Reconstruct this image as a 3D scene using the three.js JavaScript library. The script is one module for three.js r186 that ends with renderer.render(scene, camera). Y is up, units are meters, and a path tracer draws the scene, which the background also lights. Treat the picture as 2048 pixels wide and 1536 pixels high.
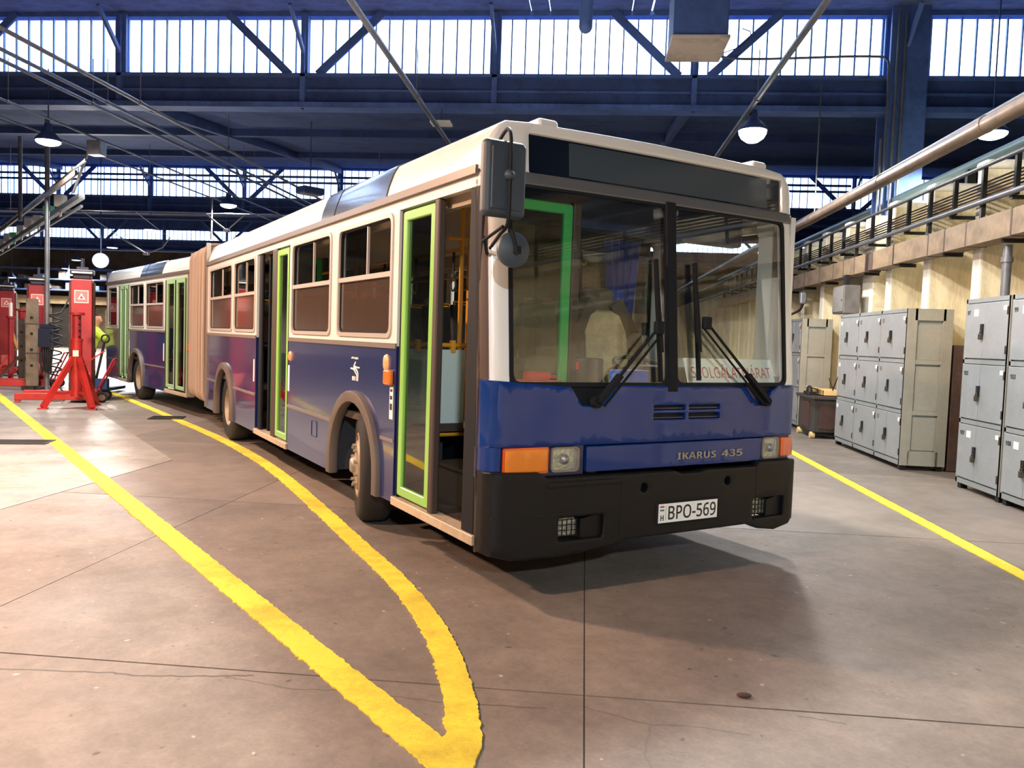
import * as THREE from 'three';
import { mergeGeometries, mergeVertices, toCreasedNormals } from 'three/addons/utils/BufferGeometryUtils.js';
import { RoundedBoxGeometry } from 'three/addons/geometries/RoundedBoxGeometry.js';
import { TextGeometry } from 'three/addons/geometries/TextGeometry.js';
import { FontLoader } from 'three/addons/loaders/FontLoader.js';
import { MarchingCubes } from 'three/addons/objects/MarchingCubes.js';

// ------------------------------------------------------------------ camera, sky, exposure
const scene = new THREE.Scene();
const camera = new THREE.PerspectiveCamera(2 * Math.atan(768 / 1600) * 180 / Math.PI, 2048 / 1536, 0.05, 300);
{ const yaw = 0.089, pitch = -0.0562, roll = 0.0342;
  camera.position.set(0, 1.626, 0);
  camera.rotation.set(pitch, yaw, roll, 'YXZ'); }
scene.background = new THREE.Color().setRGB(4.8, 6.0, 7.9);          // bright overcast sky outside the clerestory glazing
const renderer = new THREE.WebGLRenderer({ antialias: true });
renderer.toneMapping = THREE.LinearToneMapping;
renderer.toneMappingExposure = 1.06;
renderer.shadowMap.enabled = true;
const LAMP = { warm: [1.0, 0.63, 0.43], neutral: [1.0, 0.95, 0.88], cool: [0.84, 0.95, 1.0] };

// ------------------------------------------------------------------ helpers
let seed = 7;
const rnd = () => { seed = (seed * 1664525 + 1013904223) >>> 0; return seed / 4294967296; };
const V = (x, y, z) => new THREE.Vector3(x, y, z);
const taken = {};
function numbered(n) { taken[n] = (taken[n] ?? -1) + 1; return taken[n] ? n + '_' + String(taken[n]).padStart(3, '0') : n; }
function prep(g) {                                   // plain triangles with normals and uv in metres
  if (g.index) { const keep = g.userData; g = g.toNonIndexed(); g.userData = keep; }
  for (const k of Object.keys(g.attributes)) if (!['position', 'normal', 'uv', 'color'].includes(k)) g.deleteAttribute(k);
  if (!g.attributes.normal) g.computeVertexNormals();
  if (g.userData.keepUv) return g;
  const p = g.attributes.position, n = g.attributes.normal, uv = new Float32Array(p.count * 2);
  for (let i = 0; i < p.count; i += 3) {
    let nx = 0, ny = 0, nz = 0;
    for (let k = 0; k < 3; k++) { nx += n.getX(i + k); ny += n.getY(i + k); nz += n.getZ(i + k); }
    nx = Math.abs(nx); ny = Math.abs(ny); nz = Math.abs(nz);
    for (let k = 0; k < 3; k++) {
      const x = p.getX(i + k), y = p.getY(i + k), z = p.getZ(i + k);
      const [a, b] = ny >= nx && ny >= nz ? [x, z] : nx >= nz ? [z, y] : [x, y];
      uv[(i + k) * 2] = a; uv[(i + k) * 2 + 1] = b;
    }
  }
  g.setAttribute('uv', new THREE.BufferAttribute(uv, 2));
  return g;
}
function join(list) { list = list.map(prep); return list.length === 1 ? list[0] : mergeGeometries(list); }
function mesh(name, geo, mat, parent, userData) {
  if (Array.isArray(geo)) geo = join(geo); else if (!geo.userData.ready) geo = prep(geo);
  geo.userData.ready = true;
  const m = new THREE.Mesh(geo, mat);
  m.castShadow = m.receiveShadow = true;
  m.name = parent ? name : numbered(name);
  if (userData) Object.assign(m.userData, userData);
  (parent || scene).add(m);
  return m;
}
function thing(name, label, category, pos = [0, 0, 0], turn = 0, group) {
  const o = new THREE.Group(); o.name = numbered(name); scene.add(o);
  o.position.set(...pos); o.rotation.y = turn;
  o.userData.label = label; o.userData.category = category; if (group) o.userData.group = group;
  return o;
}
function struct(name, label) { const o = new THREE.Group(); o.name = name; scene.add(o); o.userData = { kind: 'structure', label, category: name.split('_')[0] }; return o; }
function solo(name, label, category, geo, mat, group) {
  const m = mesh(name, geo, mat); Object.assign(m.userData, { label, category }); if (group) m.userData.group = group; return m;
}
const box = (x0, x1, y0, y1, z0, z1) => new THREE.BoxGeometry(Math.abs(x1 - x0), Math.abs(y1 - y0), Math.abs(z1 - z0)).translate((x0 + x1) / 2, (y0 + y1) / 2, (z0 + z1) / 2);
const rbox = (x0, x1, y0, y1, z0, z1, r = 0.01, s = 2) => new RoundedBoxGeometry(Math.abs(x1 - x0), Math.abs(y1 - y0), Math.abs(z1 - z0), s, r).translate((x0 + x1) / 2, (y0 + y1) / 2, (z0 + z1) / 2);
function rod(a, b, r, seg = 10, r2 = r) {
  a = Array.isArray(a) ? V(...a) : a; b = Array.isArray(b) ? V(...b) : b;
  const d = b.clone().sub(a), g = new THREE.CylinderGeometry(r2, r, d.length(), seg);
  g.applyQuaternion(new THREE.Quaternion().setFromUnitVectors(V(0, 1, 0), d.clone().normalize()));
  return g.translate((a.x + b.x) / 2, (a.y + b.y) / 2, (a.z + b.z) / 2);
}
function beam(a, b, w, h) {                         // square bar between two points, w across level, h the other way
  a = V(...a); b = V(...b);
  const d = b.clone().sub(a), m = new THREE.Matrix4(), f = d.clone().normalize();
  const up = Math.abs(f.y) > 0.95 ? V(0, 0, 1) : V(0, 1, 0), s = up.clone().cross(f).normalize(), u = f.clone().cross(s);
  m.makeBasis(s, u, f).setPosition(a.clone().add(b).multiplyScalar(0.5));
  return new THREE.BoxGeometry(w, h, d.length()).applyMatrix4(m);
}
function tube(pts, r, seg = 40, rad = 8, closed = false) { return new THREE.TubeGeometry(new THREE.CatmullRomCurve3(pts.map(p => V(...p)), closed, 'centripetal'), seg, r, rad, closed); }
const lathe = (pts, seg = 32) => new THREE.LatheGeometry(pts.map(p => new THREE.Vector2(...p)), seg);
function rrect(x0, x1, y0, y1, r, path = new THREE.Shape()) {
  const R = Array.isArray(r) ? r : [r, r, r, r];        // bottom-left, bottom-right, top-right, top-left
  path.moveTo(x0 + R[0], y0); path.lineTo(x1 - R[1], y0); if (R[1]) path.quadraticCurveTo(x1, y0, x1, y0 + R[1]);
  path.lineTo(x1, y1 - R[2]); if (R[2]) path.quadraticCurveTo(x1, y1, x1 - R[2], y1);
  path.lineTo(x0 + R[3], y1); if (R[3]) path.quadraticCurveTo(x0, y1, x0, y1 - R[3]);
  path.lineTo(x0, y0 + R[0]); if (R[0]) path.quadraticCurveTo(x0, y0, x0 + R[0], y0);
  return path;
}
const poly = pts => new THREE.Shape(pts.map(p => new THREE.Vector2(...p)));
const ring = (x0, x1, y0, y1, r, t) => { const s = rrect(x0, x1, y0, y1, r); s.holes.push(rrect(x0 + t, x1 - t, y0 + t, y1 - t, Math.max(0.001, r - t * 0.6), new THREE.Path())); return s; };
const ext = (s, d, o = {}) => new THREE.ExtrudeGeometry(s, { depth: d, bevelEnabled: false, curveSegments: 8, ...o });
function subdivide(g, most) {                        // halve every edge longer than `most` (metres, on x and y)
  g = prep(g); const p = g.attributes.position.array; const out = [];
  const stack = []; for (let i = 0; i < p.length; i += 9) stack.push(Array.from(p.slice(i, i + 9)));
  while (stack.length) {
    const t = stack.pop(); let best = 0, at = -1;
    for (let k = 0; k < 3; k++) { const a = k * 3, b = ((k + 1) % 3) * 3; const d = Math.hypot(t[a] - t[b], (t[a + 1] - t[b + 1]) * 0.5); if (d > best) { best = d; at = k; } }
    if (best <= most) { out.push(...t); continue; }
    const a = at * 3, b = ((at + 1) % 3) * 3, c = ((at + 2) % 3) * 3;
    const A = t.slice(a, a + 3), B = t.slice(b, b + 3), C = t.slice(c, c + 3), Mi = A.map((v, i) => (v + B[i]) / 2);
    stack.push([...A, ...Mi, ...C], [...Mi, ...B, ...C]);
  }
  const r = new THREE.BufferGeometry(); r.setAttribute('position', new THREE.BufferAttribute(new Float32Array(out), 3)); return r;
}
const sub = (o, f) => { for (const k of o.children) f(k); };

// ------------------------------------------------------------------ textures (tileable noise, computed)
function lattice(n) { const a = new Float32Array(n * n); for (let i = 0; i < a.length; i++) a[i] = rnd(); return a; }
function noiseField(size, octaves) {                 // octaves: [cells, weight]; tileable value noise
  const f = new Float32Array(size * size); let tot = 0;
  for (const [c, w] of octaves) {
    const L = lattice(c); tot += w;
    for (let y = 0; y < size; y++) { const v = y / size * c, iy = Math.floor(v), fy = v - iy, sy = fy * fy * (3 - 2 * fy), r0 = (iy % c) * c, r1 = ((iy + 1) % c) * c;
      for (let x = 0; x < size; x++) { const u = x / size * c, ix = Math.floor(u), fx = u - ix, sx = fx * fx * (3 - 2 * fx), a = ix % c, b = (ix + 1) % c;
        f[y * size + x] += w * ((L[r0 + a] * (1 - sx) + L[r0 + b] * sx) * (1 - sy) + (L[r1 + a] * (1 - sx) + L[r1 + b] * sx) * sy); } }
  }
  for (let i = 0; i < f.length; i++) f[i] /= tot;
  return f;
}
function tex(size, fn, repeat, srgb = true) {
  const d = new Uint8Array(size * size * 4);
  for (let i = 0; i < size * size; i++) { const c = fn(i, i % size, Math.floor(i / size)); d[i * 4] = c[0]; d[i * 4 + 1] = c[1]; d[i * 4 + 2] = c[2]; d[i * 4 + 3] = 255; }
  const t = new THREE.DataTexture(d, size, size); t.magFilter = THREE.LinearFilter; t.minFilter = THREE.LinearMipmapLinearFilter; t.wrapS = t.wrapT = THREE.RepeatWrapping;
  t.repeat.set(1 / repeat, 1 / repeat); if (srgb) t.colorSpace = THREE.SRGBColorSpace; t.needsUpdate = true; return t;
}
const cl = v => Math.max(0, Math.min(255, v));
const nA = noiseField(512, [[5, 1], [11, 0.7], [31, 0.5], [89, 0.35], [251, 0.3]]);
const nB = noiseField(512, [[9, 1], [23, 0.8], [61, 0.6], [170, 0.5]]);
const nF = noiseField(512, [[64, 0.5], [128, 0.7], [256, 1]]);
const tStain = tex(512, i => { const v = cl(255 - 60 * Math.max(0, nA[i] - 0.42) * 2.2 - 18 * nF[i]); return [v, v, v]; }, 2.2);
const tSteel = tex(512, i => { const v = cl(205 + 90 * (nB[i] - 0.5) + 30 * (nF[i] - 0.5)), r = nA[i] > 0.6 ? 1 - (nA[i] - 0.6) * 2.2 : 1; return [v, v * (0.5 + 0.5 * r), v * r]; }, 1.7);
const tSoft = tex(512, i => { const v = cl(236 + 34 * (nA[i] - 0.5) + 16 * (nF[i] - 0.5)); return [v, v, v]; }, 1.3);
const tGrain = tex(512, i => { const v = cl(255 * nF[i]); return [v, v, v]; }, 0.35, false);
const tCoarse = tex(512, i => { const v = cl(255 * nA[i]); return [v, v, v]; }, 1.4, false);
const tWood = (() => { const L = noiseField(512, [[7, 1], [16, 0.6]]); return tex(512, (i, x, y) => { const g = 0.5 + 0.5 * Math.sin(x * 0.32 + 9 * L[i] + 2.4 * nF[i]); const v = cl(205 + 40 * (g - 0.5) + 70 * (L[i] - 0.5)); return [v, v * 0.97, v * 0.92]; }, 0.9); })();
const tRough = tex(512, i => { const v = cl(255 * (0.35 + 0.75 * nA[i])); return [v, v, v]; }, 1.1, false);

// ------------------------------------------------------------------ materials
const hex = h => new THREE.Color(h);
function mat(o) { return new THREE.MeshPhysicalMaterial({ roughness: 0.6, metalness: 0, ...o, color: o.color instanceof THREE.Color ? o.color : hex(o.color ?? '#888888') }); }
const M = {
  steelBlue: mat({ color: '#5270b0', roughness: 0.6, map: tStain }),
  steelDark: mat({ color: '#3c5389', roughness: 0.65, map: tStain }),
  roofBoard: mat({ color: '#6e80ac', roughness: 0.85, map: tWood }),
  roofSlab: mat({ color: '#41598f', roughness: 0.9, map: tStain }),
  mullion: mat({ color: '#7d9cc8', roughness: 0.6 }),
  pane: mat({ color: '#f4f8ff', roughness: 0.08, transmission: 1, thickness: 0 }),
  wallCream: mat({ color: '#f3e5c0', roughness: 0.85, map: tStain, bumpMap: tCoarse, bumpScale: 0.003 }),
  wallWhite: mat({ color: '#f6f1e2', roughness: 0.8, map: tStain, bumpMap: tCoarse, bumpScale: 0.002 }),
  wallFar: mat({ color: '#a39386', roughness: 0.9, map: tStain }),
  beige: mat({ color: '#d9bd93', roughness: 0.8, map: tStain }),
  ductWood: mat({ color: '#9b8873', roughness: 0.7, map: tWood, bumpMap: tCoarse, bumpScale: 0.002 }),
  ductDark: mat({ color: '#5c4a44', roughness: 0.7, map: tStain }),
  galv: mat({ color: '#a9a9ad', roughness: 0.42, metalness: 0.7, map: tStain }),
  pipeBrown: mat({ color: '#7f6b5a', roughness: 0.4, metalness: 0.4, map: tStain }),
  pipeGrey: mat({ color: '#7d7f86', roughness: 0.45, metalness: 0.5, map: tStain }),
  rust: mat({ color: '#5b4238', roughness: 0.8, map: tSteel }),
  locker: mat({ color: '#a9adb0', roughness: 0.36, metalness: 0.2, map: tSoft, bumpMap: tCoarse, bumpScale: 0.0025 }),
  lockerFrame: mat({ color: '#9da2a1', roughness: 0.45, metalness: 0.2, map: tSoft }),
  lockerEnd: mat({ color: '#a29e90', roughness: 0.55, map: tSoft, bumpMap: tCoarse, bumpScale: 0.002 }),
  blackIron: mat({ color: '#23211f', roughness: 0.55, metalness: 0.4 }),
  brass: mat({ color: '#5f574a', roughness: 0.4, metalness: 0.8 }),
  paper: mat({ color: '#e9e7df', roughness: 0.8 }),
  ink: mat({ color: '#20201f', roughness: 0.7 }),
  yellow: mat({ color: '#f6dd3e', roughness: 0.75, map: tStain, bumpMap: tGrain, bumpScale: 0.002 }),
  // vehicle
  blue: mat({ color: '#093072', roughness: 0.4, specularIntensity: 0.3, clearcoat: 0.7, clearcoatRoughness: 0.06 }),
  blueSide: mat({ color: '#16245a', roughness: 0.3, clearcoat: 1, clearcoatRoughness: 0.07 }),
  blueDark: mat({ color: '#0f1f48', roughness: 0.4, clearcoat: 0.5 }),
  white: mat({ color: '#dededc', roughness: 0.35, clearcoat: 0.8, clearcoatRoughness: 0.12 }),
  ledMatrix: mat({ color: '#39454f', roughness: 0.35, clearcoat: 0.6, clearcoatRoughness: 0.1, bumpMap: tGrain, bumpScale: 0.0008 }),
  header: mat({ color: '#5a5c60', roughness: 0.4, metalness: 0.2 }),
  archLip: mat({ color: '#5f564f', roughness: 0.5 }),
  glassDirty: mat({ color: '#b49c8c', roughness: 0.1, transmission: 0.9, thickness: 0, ior: 1.5 }),
  greenPale: mat({ color: '#93b886', roughness: 0.5 }),
  gutter: mat({ color: '#6d645e', roughness: 0.45, metalness: 0.3 }),
  trim: mat({ color: '#857d77', roughness: 0.4, metalness: 0.35 }),
  winFrame: mat({ color: '#b9b2ab', roughness: 0.4, metalness: 0.3 }),
  bumper: mat({ color: '#101114', roughness: 0.5, specularIntensity: 0.6, bumpMap: tGrain, bumpScale: 0.0006 }),
  bumperIn: mat({ color: '#0b0b0c', roughness: 0.8 }),
  rubber: mat({ color: '#11151b', roughness: 0.7, specularIntensity: 0.5 }),
  rubberBrown: mat({ color: '#40322d', roughness: 0.6 }),
  glass: mat({ color: '#fbfffd', roughness: 0.02, transmission: 1, thickness: 0, ior: 1.5 }),
  glassTint: mat({ color: '#b9c2bf', roughness: 0.03, transmission: 1, thickness: 0, ior: 1.5 }),
  display: mat({ color: '#121a28', roughness: 0.15, clearcoat: 1, clearcoatRoughness: 0.03 }),
  roofDark: mat({ color: '#33363c', roughness: 0.25, clearcoat: 0.7, clearcoatRoughness: 0.1 }),
  green: mat({ color: '#86bf58', roughness: 0.4, clearcoat: 0.5, clearcoatRoughness: 0.2 }),
  greenDeep: mat({ color: '#2f9a4e', roughness: 0.45 }),
  sill: mat({ color: '#c9b79f', roughness: 0.5, metalness: 0.2, map: tStain }),
  bellows: mat({ color: '#9d8b7c', roughness: 0.85, bumpMap: tGrain, bumpScale: 0.002 }),
  bellowsRib: mat({ color: '#7d6b5e', roughness: 0.8 }),
  tyre: mat({ color: '#232120', roughness: 0.85, bumpMap: tGrain, bumpScale: 0.002 }),
  rim: mat({ color: '#b7a48c', roughness: 0.6, metalness: 0.2, map: tSteel }),
  hub: mat({ color: '#c3b9a4', roughness: 0.5, metalness: 0.4, map: tSteel }),
  orange: mat({ color: '#e27c0a', roughness: 0.18, clearcoat: 1, clearcoatRoughness: 0.05, bumpMap: tGrain, bumpScale: 0.001 }),
  redOrange: mat({ color: '#d4541c', roughness: 0.2, clearcoat: 1 }),
  lampGlass: mat({ color: '#eef0ea', roughness: 0.06, transmission: 0.9, thickness: 0 }),
  reflector: mat({ color: '#ecece8', roughness: 0.14, metalness: 1, bumpMap: tCoarse, bumpScale: 0.03 }),
  chrome: mat({ color: '#c9c9c4', roughness: 0.22, metalness: 0.95 }),
  badge: mat({ color: '#98958b', roughness: 0.4, metalness: 0.6 }),
  mirror: mat({ color: '#333d47', roughness: 0.5, bumpMap: tGrain, bumpScale: 0.0006 }),
  cabin: mat({ color: '#b9a893', roughness: 0.8 }),
  cabinDark: mat({ color: '#2b2f36', roughness: 0.7 }),
  busFloor: mat({ color: '#4c3f39', roughness: 0.8, map: tStain }),
  seat: mat({ color: '#3a3f47', roughness: 0.7 }),
  seatBeige: mat({ color: '#d3be98', roughness: 0.8, map: tStain }),
  seatBlack: mat({ color: '#2a2826', roughness: 0.7 }),
  poleYellow: mat({ color: '#e09a22', roughness: 0.35, clearcoat: 0.6 }),
  panelWhite: mat({ color: '#cfdcda', roughness: 0.5 }),
  dash: mat({ color: '#8d887a', roughness: 0.7 }),
  curtain: mat({ color: '#1f4fae', roughness: 0.9, transmission: 0.3, thickness: 0 }),
  red: mat({ color: '#a9242f', roughness: 0.5, map: tStain }),
  redBright: mat({ color: '#c02b27', roughness: 0.45, map: tStain }),
  liftCap: mat({ color: '#23283a', roughness: 0.5 }),
  stickerPink: mat({ color: '#e0746c', roughness: 0.6 }),
  hose: mat({ color: '#15171b', roughness: 0.6 }),
  woodGrey: mat({ color: '#857a6e', roughness: 0.85, map: tWood }),
  machine: mat({ color: '#4a4440', roughness: 0.6, map: tSteel }),
  machineRed: mat({ color: '#5a3b34', roughness: 0.6, map: tSteel }),
  card: mat({ color: '#d8b981', roughness: 0.85 }),
  hivis: mat({ color: '#b4d03f', roughness: 0.8 }),
  mint: mat({ color: '#7fe0a8', roughness: 0.8 }),
  navy: mat({ color: '#20263c', roughness: 0.85 }),
  skin: mat({ color: '#c58f72', roughness: 0.6 }),
  hair: mat({ color: '#2a211c', roughness: 0.8 }),
  wire: mat({ color: '#5f6a80', roughness: 0.5, metalness: 0.3 }),
  grate: mat({ color: '#2c2a2a', roughness: 0.6, metalness: 0.4 }),
};
function emissive(color, k) { return new THREE.MeshStandardMaterial({ color: 0xffffff, emissive: new THREE.Color().setRGB(...color), emissiveIntensity: k, roughness: 0.4 }); }
const FONT = await new FontLoader().loadAsync('fonts/droid/droid_sans_bold.typeface.json');
function text(s, size, depth, x, y, z) { const g = new TextGeometry(s, { font: FONT, size, depth, curveSegments: 4, bevelEnabled: false }); g.computeBoundingBox(); return g.translate(x, y, z); }
function canvasTex(w, h, draw) { const c = document.createElement('canvas'); c.width = w; c.height = h; draw(c.getContext('2d'), w, h); const t = new THREE.CanvasTexture(c); t.colorSpace = THREE.SRGBColorSpace; return t; }
function printed(w, h, t) { const g = new THREE.PlaneGeometry(w, h); g.userData.keepUv = true; return [g, new THREE.MeshStandardMaterial({ map: t, roughness: 0.55 })]; }

// ------------------------------------------------------------------ lamps
function highBay(x, y, z, tint, cd, label, { r = 0.24, top = 6.4, half = 1.5, glow = 6, dome = 0.03 } = {}) {
  const t = thing('high_bay_lamp', label, 'lamp', [x, y, z], 0, 'high bay lamps of the hall');
  mesh('housing', lathe([[0.001, 0.34], [0.07, 0.34], [0.08, 0.2], [0.13, 0.16], [r * 0.8, 0.09], [r, 0.03], [r, 0], [r - 0.012, 0.002], [r - 0.03, 0.03], [0.001, 0.05]], 28), M.steelDark, t);
  mesh('lamp_lens', lathe([[0.001, -dome], [r * 0.4, -dome * 0.9], [r * 0.75, -dome * 0.6], [r * 0.92, -dome * 0.25], [r - 0.016, 0.006], [r - 0.03, 0.028], [0.001, 0.028]], 28), emissive(LAMP[tint], glow), t);
  if (top > y + 0.3) mesh('hanger', rod([0, 0.33, 0], [0, top - y, 0], 0.012, 6), M.steelDark, t);
  const s = new THREE.SpotLight(new THREE.Color().setRGB(...LAMP[tint]), cd, 0, half, 0.15, 2);
  s.position.set(0, -dome - 0.03, 0); s.target.position.set(0, -3, 0); s.castShadow = true; s.shadow.radius = r / 0.02; s.shadow.mapSize.set(1024, 1024);
  t.add(s, s.target);
  return t;
}
highBay(2.63, 5.2, -13.77, 'neutral', 90, 'glaring high bay lamp above the right end of the bus front', { top: 5.5, glow: 14, dome: 0.2 });
highBay(6.41, 5.2, -13.76, 'cool', 100, 'bluish high bay lamp behind the big pipe, beyond the right wall', { top: 7.62, dome: 0.1 });
highBay(-10.68, 5.2, -15.1, 'neutral', 140, 'high bay lamp high above the red lift columns', { top: 6.6, dome: 0.09 });
{ const t = highBay(-10.4, 5.2, -22.5, 'neutral', 140, 'high bay lamp above the rear roof of the bus', { top: 6.9, dome: 0.09 }); mesh('side_arm', [rod([-0.5, 0.2, 0], [0, 0.25, 0], 0.02, 6), rod([-0.5, -1.0, 0], [-0.5, 0.22, 0], 0.03, 8)], M.pipeGrey, t); }
highBay(-16.2, 5.2, -28.6, 'neutral', 220, 'small lamp above the far end of the bus roof, below the second window band', { top: 6.9 });
highBay(-21.9, 5.2, -35.4, 'neutral', 220, 'far lamp just right of and above the dazzling floodlight', { top: 7 });
highBay(-28.6, 5.2, -42.8, 'neutral', 260, 'far lamp left of the dazzling floodlight', { top: 7.66 });
highBay(-33.8, 5.2, -49.5, 'neutral', 300, 'farthest low lamp left of the nearest red lift column', { top: 7 });
highBay(1.75, 5.2, -8.1, 'neutral', 70, 'high bay lamp over the right front corner of the bus, above the frame', { top: 7 });
highBay(-0.5, 5.6, -7.0, 'neutral', 205, 'high bay lamp over the front of the bus roof, above the frame', { top: 6.95 });
highBay(1.5, 5.2, 6.5, 'cool', 330, 'high bay lamp behind the place of the camera', { top: 7.0 });
highBay(-29.5, 4.4, -43.5, 'neutral', 260, 'low far lamp between the pole and the nearest red lift', { top: 7.72 });
highBay(-36, 4.4, -47.5, 'neutral', 260, 'small far lamp left of the tall grey pole', { top: 6.55 });
highBay(-7.4, 5.2, -7.1, 'warm', 400, 'warm high bay lamp left of the frame over the pale floor', { top: 6.6 });
highBay(-6.0, 5.2, -0.4, 'warm', 330, 'warm high bay lamp left of the camera', { top: 6.6 });
{ // dazzling floodlight hung low in the far left
  const t = thing('floodlight', 'dazzling floodlight above the nearest red lift column', 'floodlight', [-17.2, 3.9, -27.1], 0.6);
  mesh('housing', lathe([[0.001, -0.22], [0.1, -0.22], [0.2, -0.12], [0.28, 0.0], [0.28, 0.02], [0.26, 0.02], [0.2, -0.06], [0.001, -0.1]], 28).rotateX(Math.PI / 2), M.steelDark, t);
  mesh('lamp_lens', lathe([[0.001, 0.06], [0.16, 0.05], [0.26, 0.0], [0.001, 0.0]], 28).rotateX(Math.PI / 2), emissive(LAMP.neutral, 30), t);
  mesh('bracket', [rod([0, 0.2, -0.05], [0, 3.58, -0.05], 0.02, 6)], M.steelDark, t);
  const s = new THREE.SpotLight(new THREE.Color().setRGB(...LAMP.neutral), 90, 0, 1.2, 0.4, 2); s.position.set(0, 0, 0.08); s.target.position.set(0, -0.9, 3); s.castShadow = true; s.shadow.radius = 12; t.add(s, s.target);
}

// ------------------------------------------------------------------ floor
const JX = 0.06, SX = 3.33, JZ = -3.62, SZ = 3.63;
const nearW = SX * 3, nearD = SZ * 2, nearX = JX - SX * 2, nearZ = JZ + SZ;          // textured block: x -6.6..3.39, z 0.01..-7.25
const floorBase = (a, b, f) => { const k = 0.80 + 0.22 * (a - 0.5) + 0.24 * (b - 0.5) + 0.14 * (f - 0.5); return [cl(148 * k), cl(136 * k), cl(126 * k)]; };
const tFloorNear = canvasTex(2048, 1488, (c, w, h) => {
  const im = c.createImageData(w, h), sc = w / nearW;
  const big = noiseField(512, [[4, 1], [9, 0.8], [19, 0.5]]), mid = noiseField(512, [[13, 1], [37, 0.8], [97, 0.6]]);
  for (let y = 0; y < h; y++) for (let x = 0; x < w; x++) {
    const a = big[((y >> 2) % 512) * 512 + ((x >> 2) % 512)], b = mid[((y >> 1) % 512) * 512 + ((x >> 1) % 512)], f = nF[(y % 512) * 512 + (x % 512)];
    const p = floorBase(a, b, f), i = (y * w + x) * 4; im.data[i] = p[0]; im.data[i + 1] = p[1]; im.data[i + 2] = p[2]; im.data[i + 3] = 255;
  }
  c.putImageData(im, 0, 0);
  const X = x => (x - nearX) * sc, Y = z => (nearZ - z) * sc;
  const crack = (pts, lw, al) => { c.strokeStyle = `rgba(58,48,42,${al})`; c.lineWidth = lw; c.beginPath(); let px, pz;
    pts.forEach(([x, z], i) => { if (!i) { c.moveTo(X(x), Y(z)); } else { for (let k = 1; k <= 8; k++) c.lineTo(X(px + (x - px) * k / 8 + (rnd() - 0.5) * 0.012), Y(pz + (z - pz) * k / 8 + (rnd() - 0.5) * 0.012)); } px = x; pz = z; }); c.stroke(); };
  crack([[-3.2, -3.42], [-2.67, -3.441], [-2.155, -3.49], [-2.02, -3.473], [-1.62, -3.542], [-1.5, -3.57]], 2.6, 0.85);
  crack([[-1.62, -3.53], [-1.538, -3.52], [-1.274, -3.459], [-1.02, -3.48], [-0.6, -3.44], [-0.1, -3.46]], 1.6, 0.6);
  crack([[0.06, -3.5], [0.342, -3.375], [0.5, -3.40], [0.756, -3.354]], 1.4, 0.5);
  crack([[1.0, -3.57], [1.12, -3.546], [1.2, -3.52]], 1.6, 0.6); crack([[0.34, -3.37], [0.3, -3.1], [0.36, -2.9]], 1.1, 0.35);
  crack([[1.1, -4.9], [1.25, -4.6], [1.5, -4.4]], 1.0, 0.35); crack([[-2.2, -4.8], [-1.9, -4.9], [-1.7, -5.0]], 1.0, 0.3);
  for (let i = 0; i < 900; i++) { const r = 0.5 + rnd() * 1.6, x = rnd() * w, y = rnd() * h; c.fillStyle = rnd() < 0.35 ? `rgba(225,215,200,${0.25 + rnd() * 0.4})` : `rgba(52,44,38,${0.2 + rnd() * 0.5})`; c.beginPath(); c.ellipse(x, y, r * (1 + rnd()), r, rnd() * 3, 0, 7); c.fill(); }
  for (let i = 0; i < 26; i++) { c.fillStyle = `rgba(70,60,52,${0.05 + rnd() * 0.08})`; c.beginPath(); c.ellipse(rnd() * w, rnd() * h, 20 + rnd() * 90, 12 + rnd() * 40, rnd() * 3, 0, 7); c.fill(); }
  for (let i = 0; i < 40; i++) { const x = rnd() * w, y = rnd() * h; c.strokeStyle = `rgba(60,50,44,${0.1 + rnd() * 0.25})`; c.lineWidth = 0.8 + rnd(); c.beginPath(); c.moveTo(x, y); c.lineTo(x + (rnd() - 0.5) * 60, y + (rnd() - 0.5) * 30); c.stroke(); }
});
tFloorNear.wrapS = tFloorNear.wrapT = THREE.RepeatWrapping;
const tFloorFar = (() => { const big = noiseField(512, [[4, 1], [9, 0.8], [19, 0.5]]), mid = noiseField(512, [[13, 1], [37, 0.8], [97, 0.6]]);
  return tex(512, i => floorBase(big[i], mid[i], nF[i]), 6.3); })();
const rFloor = tex(512, i => { const v = cl(255 * (0.30 + 0.62 * nA[i])); return [v, v, v]; }, 3.1, false);
const mFloorNear = new THREE.MeshPhysicalMaterial({ map: tFloorNear, roughness: 0.95, roughnessMap: rFloor, bumpMap: tGrain, bumpScale: 0.0012 });
const mFloorFar = new THREE.MeshPhysicalMaterial({ map: tFloorFar, roughness: 0.9, roughnessMap: rFloor, bumpMap: tGrain, bumpScale: 0.0012 });
const mFloorPale = mat({ color: '#8f8a83', roughness: 0.8, map: tStain, roughnessMap: rFloor, bumpMap: tGrain, bumpScale: 0.001 });
const mJoint = mat({ color: '#4a3d35', roughness: 0.95 });
const floor = struct('floor', 'grey brown concrete slab floor with straight joints');
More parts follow.
